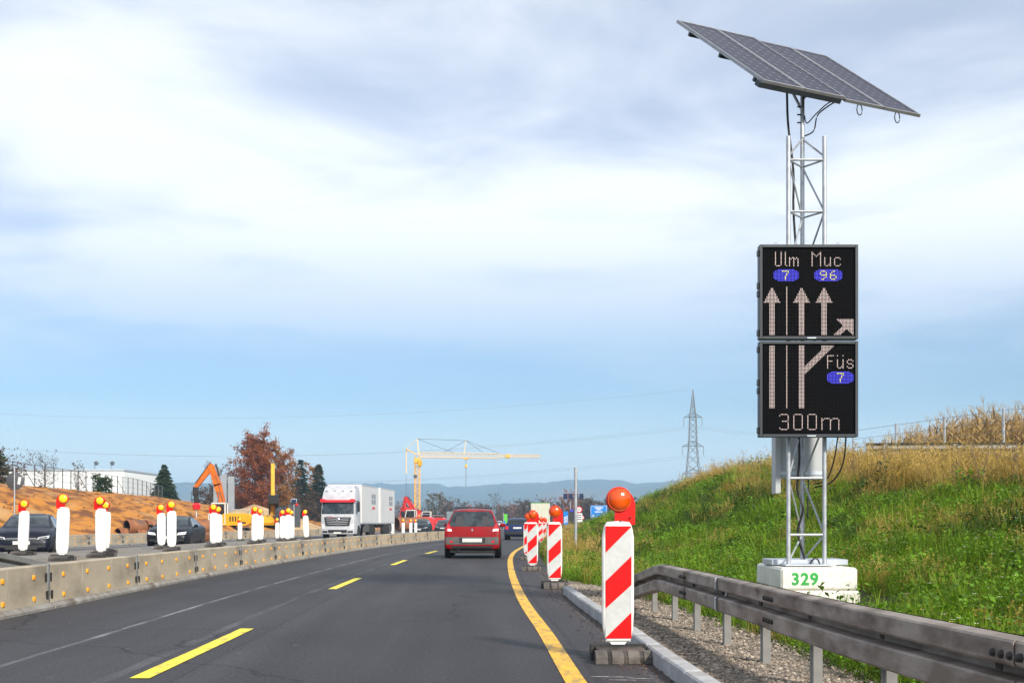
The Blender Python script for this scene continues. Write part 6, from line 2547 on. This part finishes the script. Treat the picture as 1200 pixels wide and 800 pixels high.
MB().box((0, 0, .58), (.50, .03, .26), bev=.06).build('sign_board', M_sblue, dg2)

bs_ = thing('direction_sign', 'blue motorway direction sign with white lettering beyond the grassy slope', 'road sign', (13.55, 200, 0))
for s in (-.9, .9):
    MB().rod((s, .1, 0), (s, .1, 3.9), .06, n=8).build('post', M_galv, bs_)
sb_ = MB().box((0, 0, 2.88), (2.6, .05, 1.95), bev=.03).build('sign_board', M_sblue, bs_)
MB().box((0, -.027, 2.88), (2.48, .006, 1.83)).build('white_border', M_swhite, sb_)
MB().box((0, -.032, 2.88), (2.40, .006, 1.75)).build('blue_field', M_sblue, sb_)
for (z, w) in ((3.50, 1.3), (3.22, .7), (2.86, 1.2)):
    MB().box((0, -.037, z), (w, .006, .15)).build('lettering', M_swhite, sb_)
for s in (-.85, .85):
    MB().prism([(s - .14, 2.35), (s + .14, 2.35), (s + .14, 2.22), (s, 2.12), (s - .14, 2.22)], -.041, -.034).build('arrow', M_swhite, sb_)

# banners and grey boards in the distance
bn = thing('banner_flag', 'green and blue upright banner beyond the red carrier', 'banner', (-1.2, 230, 0))
MB().rod((-.35, 0, 0), (-.35, 0, 3.0), .05, n=6).build('pole', M_galv, bn)
MB().box((.05, 0, 1.5), (.62, .05, 2.4), bev=.02).build('green_cloth', pmat('banner_green', (.10, .55, .03), None, 2, .7), bn)
MB().box((-.15, -.04, .9), (.30, .03, 1.2), bev=.01).build('blue_cloth', pmat('banner_blue', (.02, .20, .65), None, 2, .7), bn)
gb = thing('road_sign', 'plain grey sign back beside the red carrier in the distance', 'road sign', (-7.15, 152, 0))
for s in (-.4, .4):
    MB().rod((s, .05, 0), (s, .05, 2.4), .04, n=6).build('post', M_galv, gb)
MB().box((0, 0, 1.75), (1.25, .04, 1.5), bev=.02).build('sign_board', pmat('grey_green_back', (.20, .25, .26), None, 2, .5, .2), gb)

# ------------------------------------------------------------------ on top of the embankment
tz0 = 2.85
g3 = thing('guardrail', 'weathered crash barrier along the road on top of the embankment', 'crash barrier', (0, 0, 0))


for (a, b) in ((-1.0, 3.0), (3.0, 7.0), (7.0, 11.0)):
    wbeam(lambda y: 0.0, lambda y: .95, a, b + .15, -1, 1.0).build('beam', M_rail2, g3, angle=50)
for yy in frange(-.5, 10.5, 2.0):
    o = sigma_post(.92).build('post', M_post, g3)
    o.location = (.05, yy, 0)
g3.location = (10.6, 34.6, 2.37)
g3.rotation_euler = (0, 0, rad(-94))
f2 = thing('wire_fence', 'thin post and wire fence on the embankment crest before the cornfield', 'fence', (0, 0, 0))
prev = None
for (px, py_, Y) in ((1240, 474, 34), (1176, 478, 36), (1107, 488, 39), (1050, 496, 42), (1000, 503, 46)):
    x = (px - 600) * Y / 1500
    z1 = EYE + (612 - py_) * Y / 1500
    MB().rod((x, Y, 2.2), (x, Y, z1), .04, n=8).build('post', M_galv, f2)
    if prev:
        for d in (.05, .35, .65):
            MB().rod((prev[0], prev[1], prev[2] - d), (x, Y, z1 - d), .006, n=4).build('wire', M_wire, f2)
    prev = (x, Y, z1)
f3 = thing('wire_fence', 'low fence of thin posts following the far embankment crest below the pylon', 'fence', (0, 0, 0))
prev = None
for k, Y in enumerate(frange(74, 150, 5)):
    x = C(Y) + 9.3
    z = bank_z(9.3, Y)
    MB().rod((x, Y, z - .1), (x, Y, z + 1.55), .045, n=6).build('post', M_galv, f3)
    if prev:
        for d in (1.45, 1.0, .55):
            MB().rod((prev[0], prev[1], prev[2] + d), (x, Y, z + d), .012, n=4).build('wire', M_wire, f3)
    prev = (x, Y, z)


# dry maize behind the fence
def maize(seed):
    R_ = random.Random(seed)
    mb_ = MB()
    h = R_.uniform(1.8, 2.2)
    mb_.tube([(0, 0, 0), (R_.uniform(-.05, .05), R_.uniform(-.05, .05), h * .6), (R_.uniform(-.1, .1), R_.uniform(-.1, .1), h)], [.014, .011, .004], 4)
    for k in range(9):
        z = h * (.15 + .085 * k)
        blade(mb_, R_, (0, 0, z), R_.uniform(.25, .5), .07, R_.uniform(.9, 1.6), R_.uniform(0, 6.28), 3, 1.3)
    for k in range(5):
        a = R_.uniform(0, 6.28)
        mb_.rod((0, 0, h - .05), (.08 * math.cos(a), .08 * math.sin(a), h + .18), .005, .003, 3)
    return mb_.mesh('maize', pmat('dry_maize', (.52, .36, .15), (.34, .21, .08), 1.5, .85, rnd=.2, trans=.25), fixn=False)


mz = proto_collection('proto_maize', [maize(k) for k in range(4)])
P, RO, SCL, IX = [], [], [], []
R = random.Random(5)
for k in range(6500):
    Y = R.uniform(36.5, 62)
    x = R.uniform(12, 34)
    if x < 13.6 + (Y - 36) * .15:
        continue
    P.append((x, Y, bank_z(x - C(Y), Y) - .05))
    RO.append((R.uniform(-.12, .12), R.uniform(-.12, .12), R.uniform(0, 6.28)))
    SCL.append(R.uniform(.8, 1.05))
    IX.append(R.randrange(4))
scatter('maize_field', 'field of dry straw coloured maize on top of the embankment', 'maize', P, RO, SCL, IX, mz)

# ------------------------------------------------------------------ air
hzb = MB().box((0, 2950, 74), (12000, 6400, 152))
hm = bpy.data.materials.new('haze_air')
hm.use_nodes = True
for n_ in list(hm.node_tree.nodes):
    if n_.type == 'BSDF_PRINCIPLED':
        hm.node_tree.nodes.remove(n_)
pv = hm.node_tree.nodes.new('ShaderNodeVolumePrincipled')
pv.inputs['Color'].default_value = (.48, .74, 1.0, 1)
pv.inputs['Density'].default_value = .00031
pv.inputs['Anisotropy'].default_value = 0.0
hm.node_tree.links.new(pv.outputs[0], hm.node_tree.nodes['Material Output'].inputs['Volume'])
tag(hzb.build('haze', hm, smooth=False), 'thin bluish haze over the distant hills', 'haze', kind='stuff')
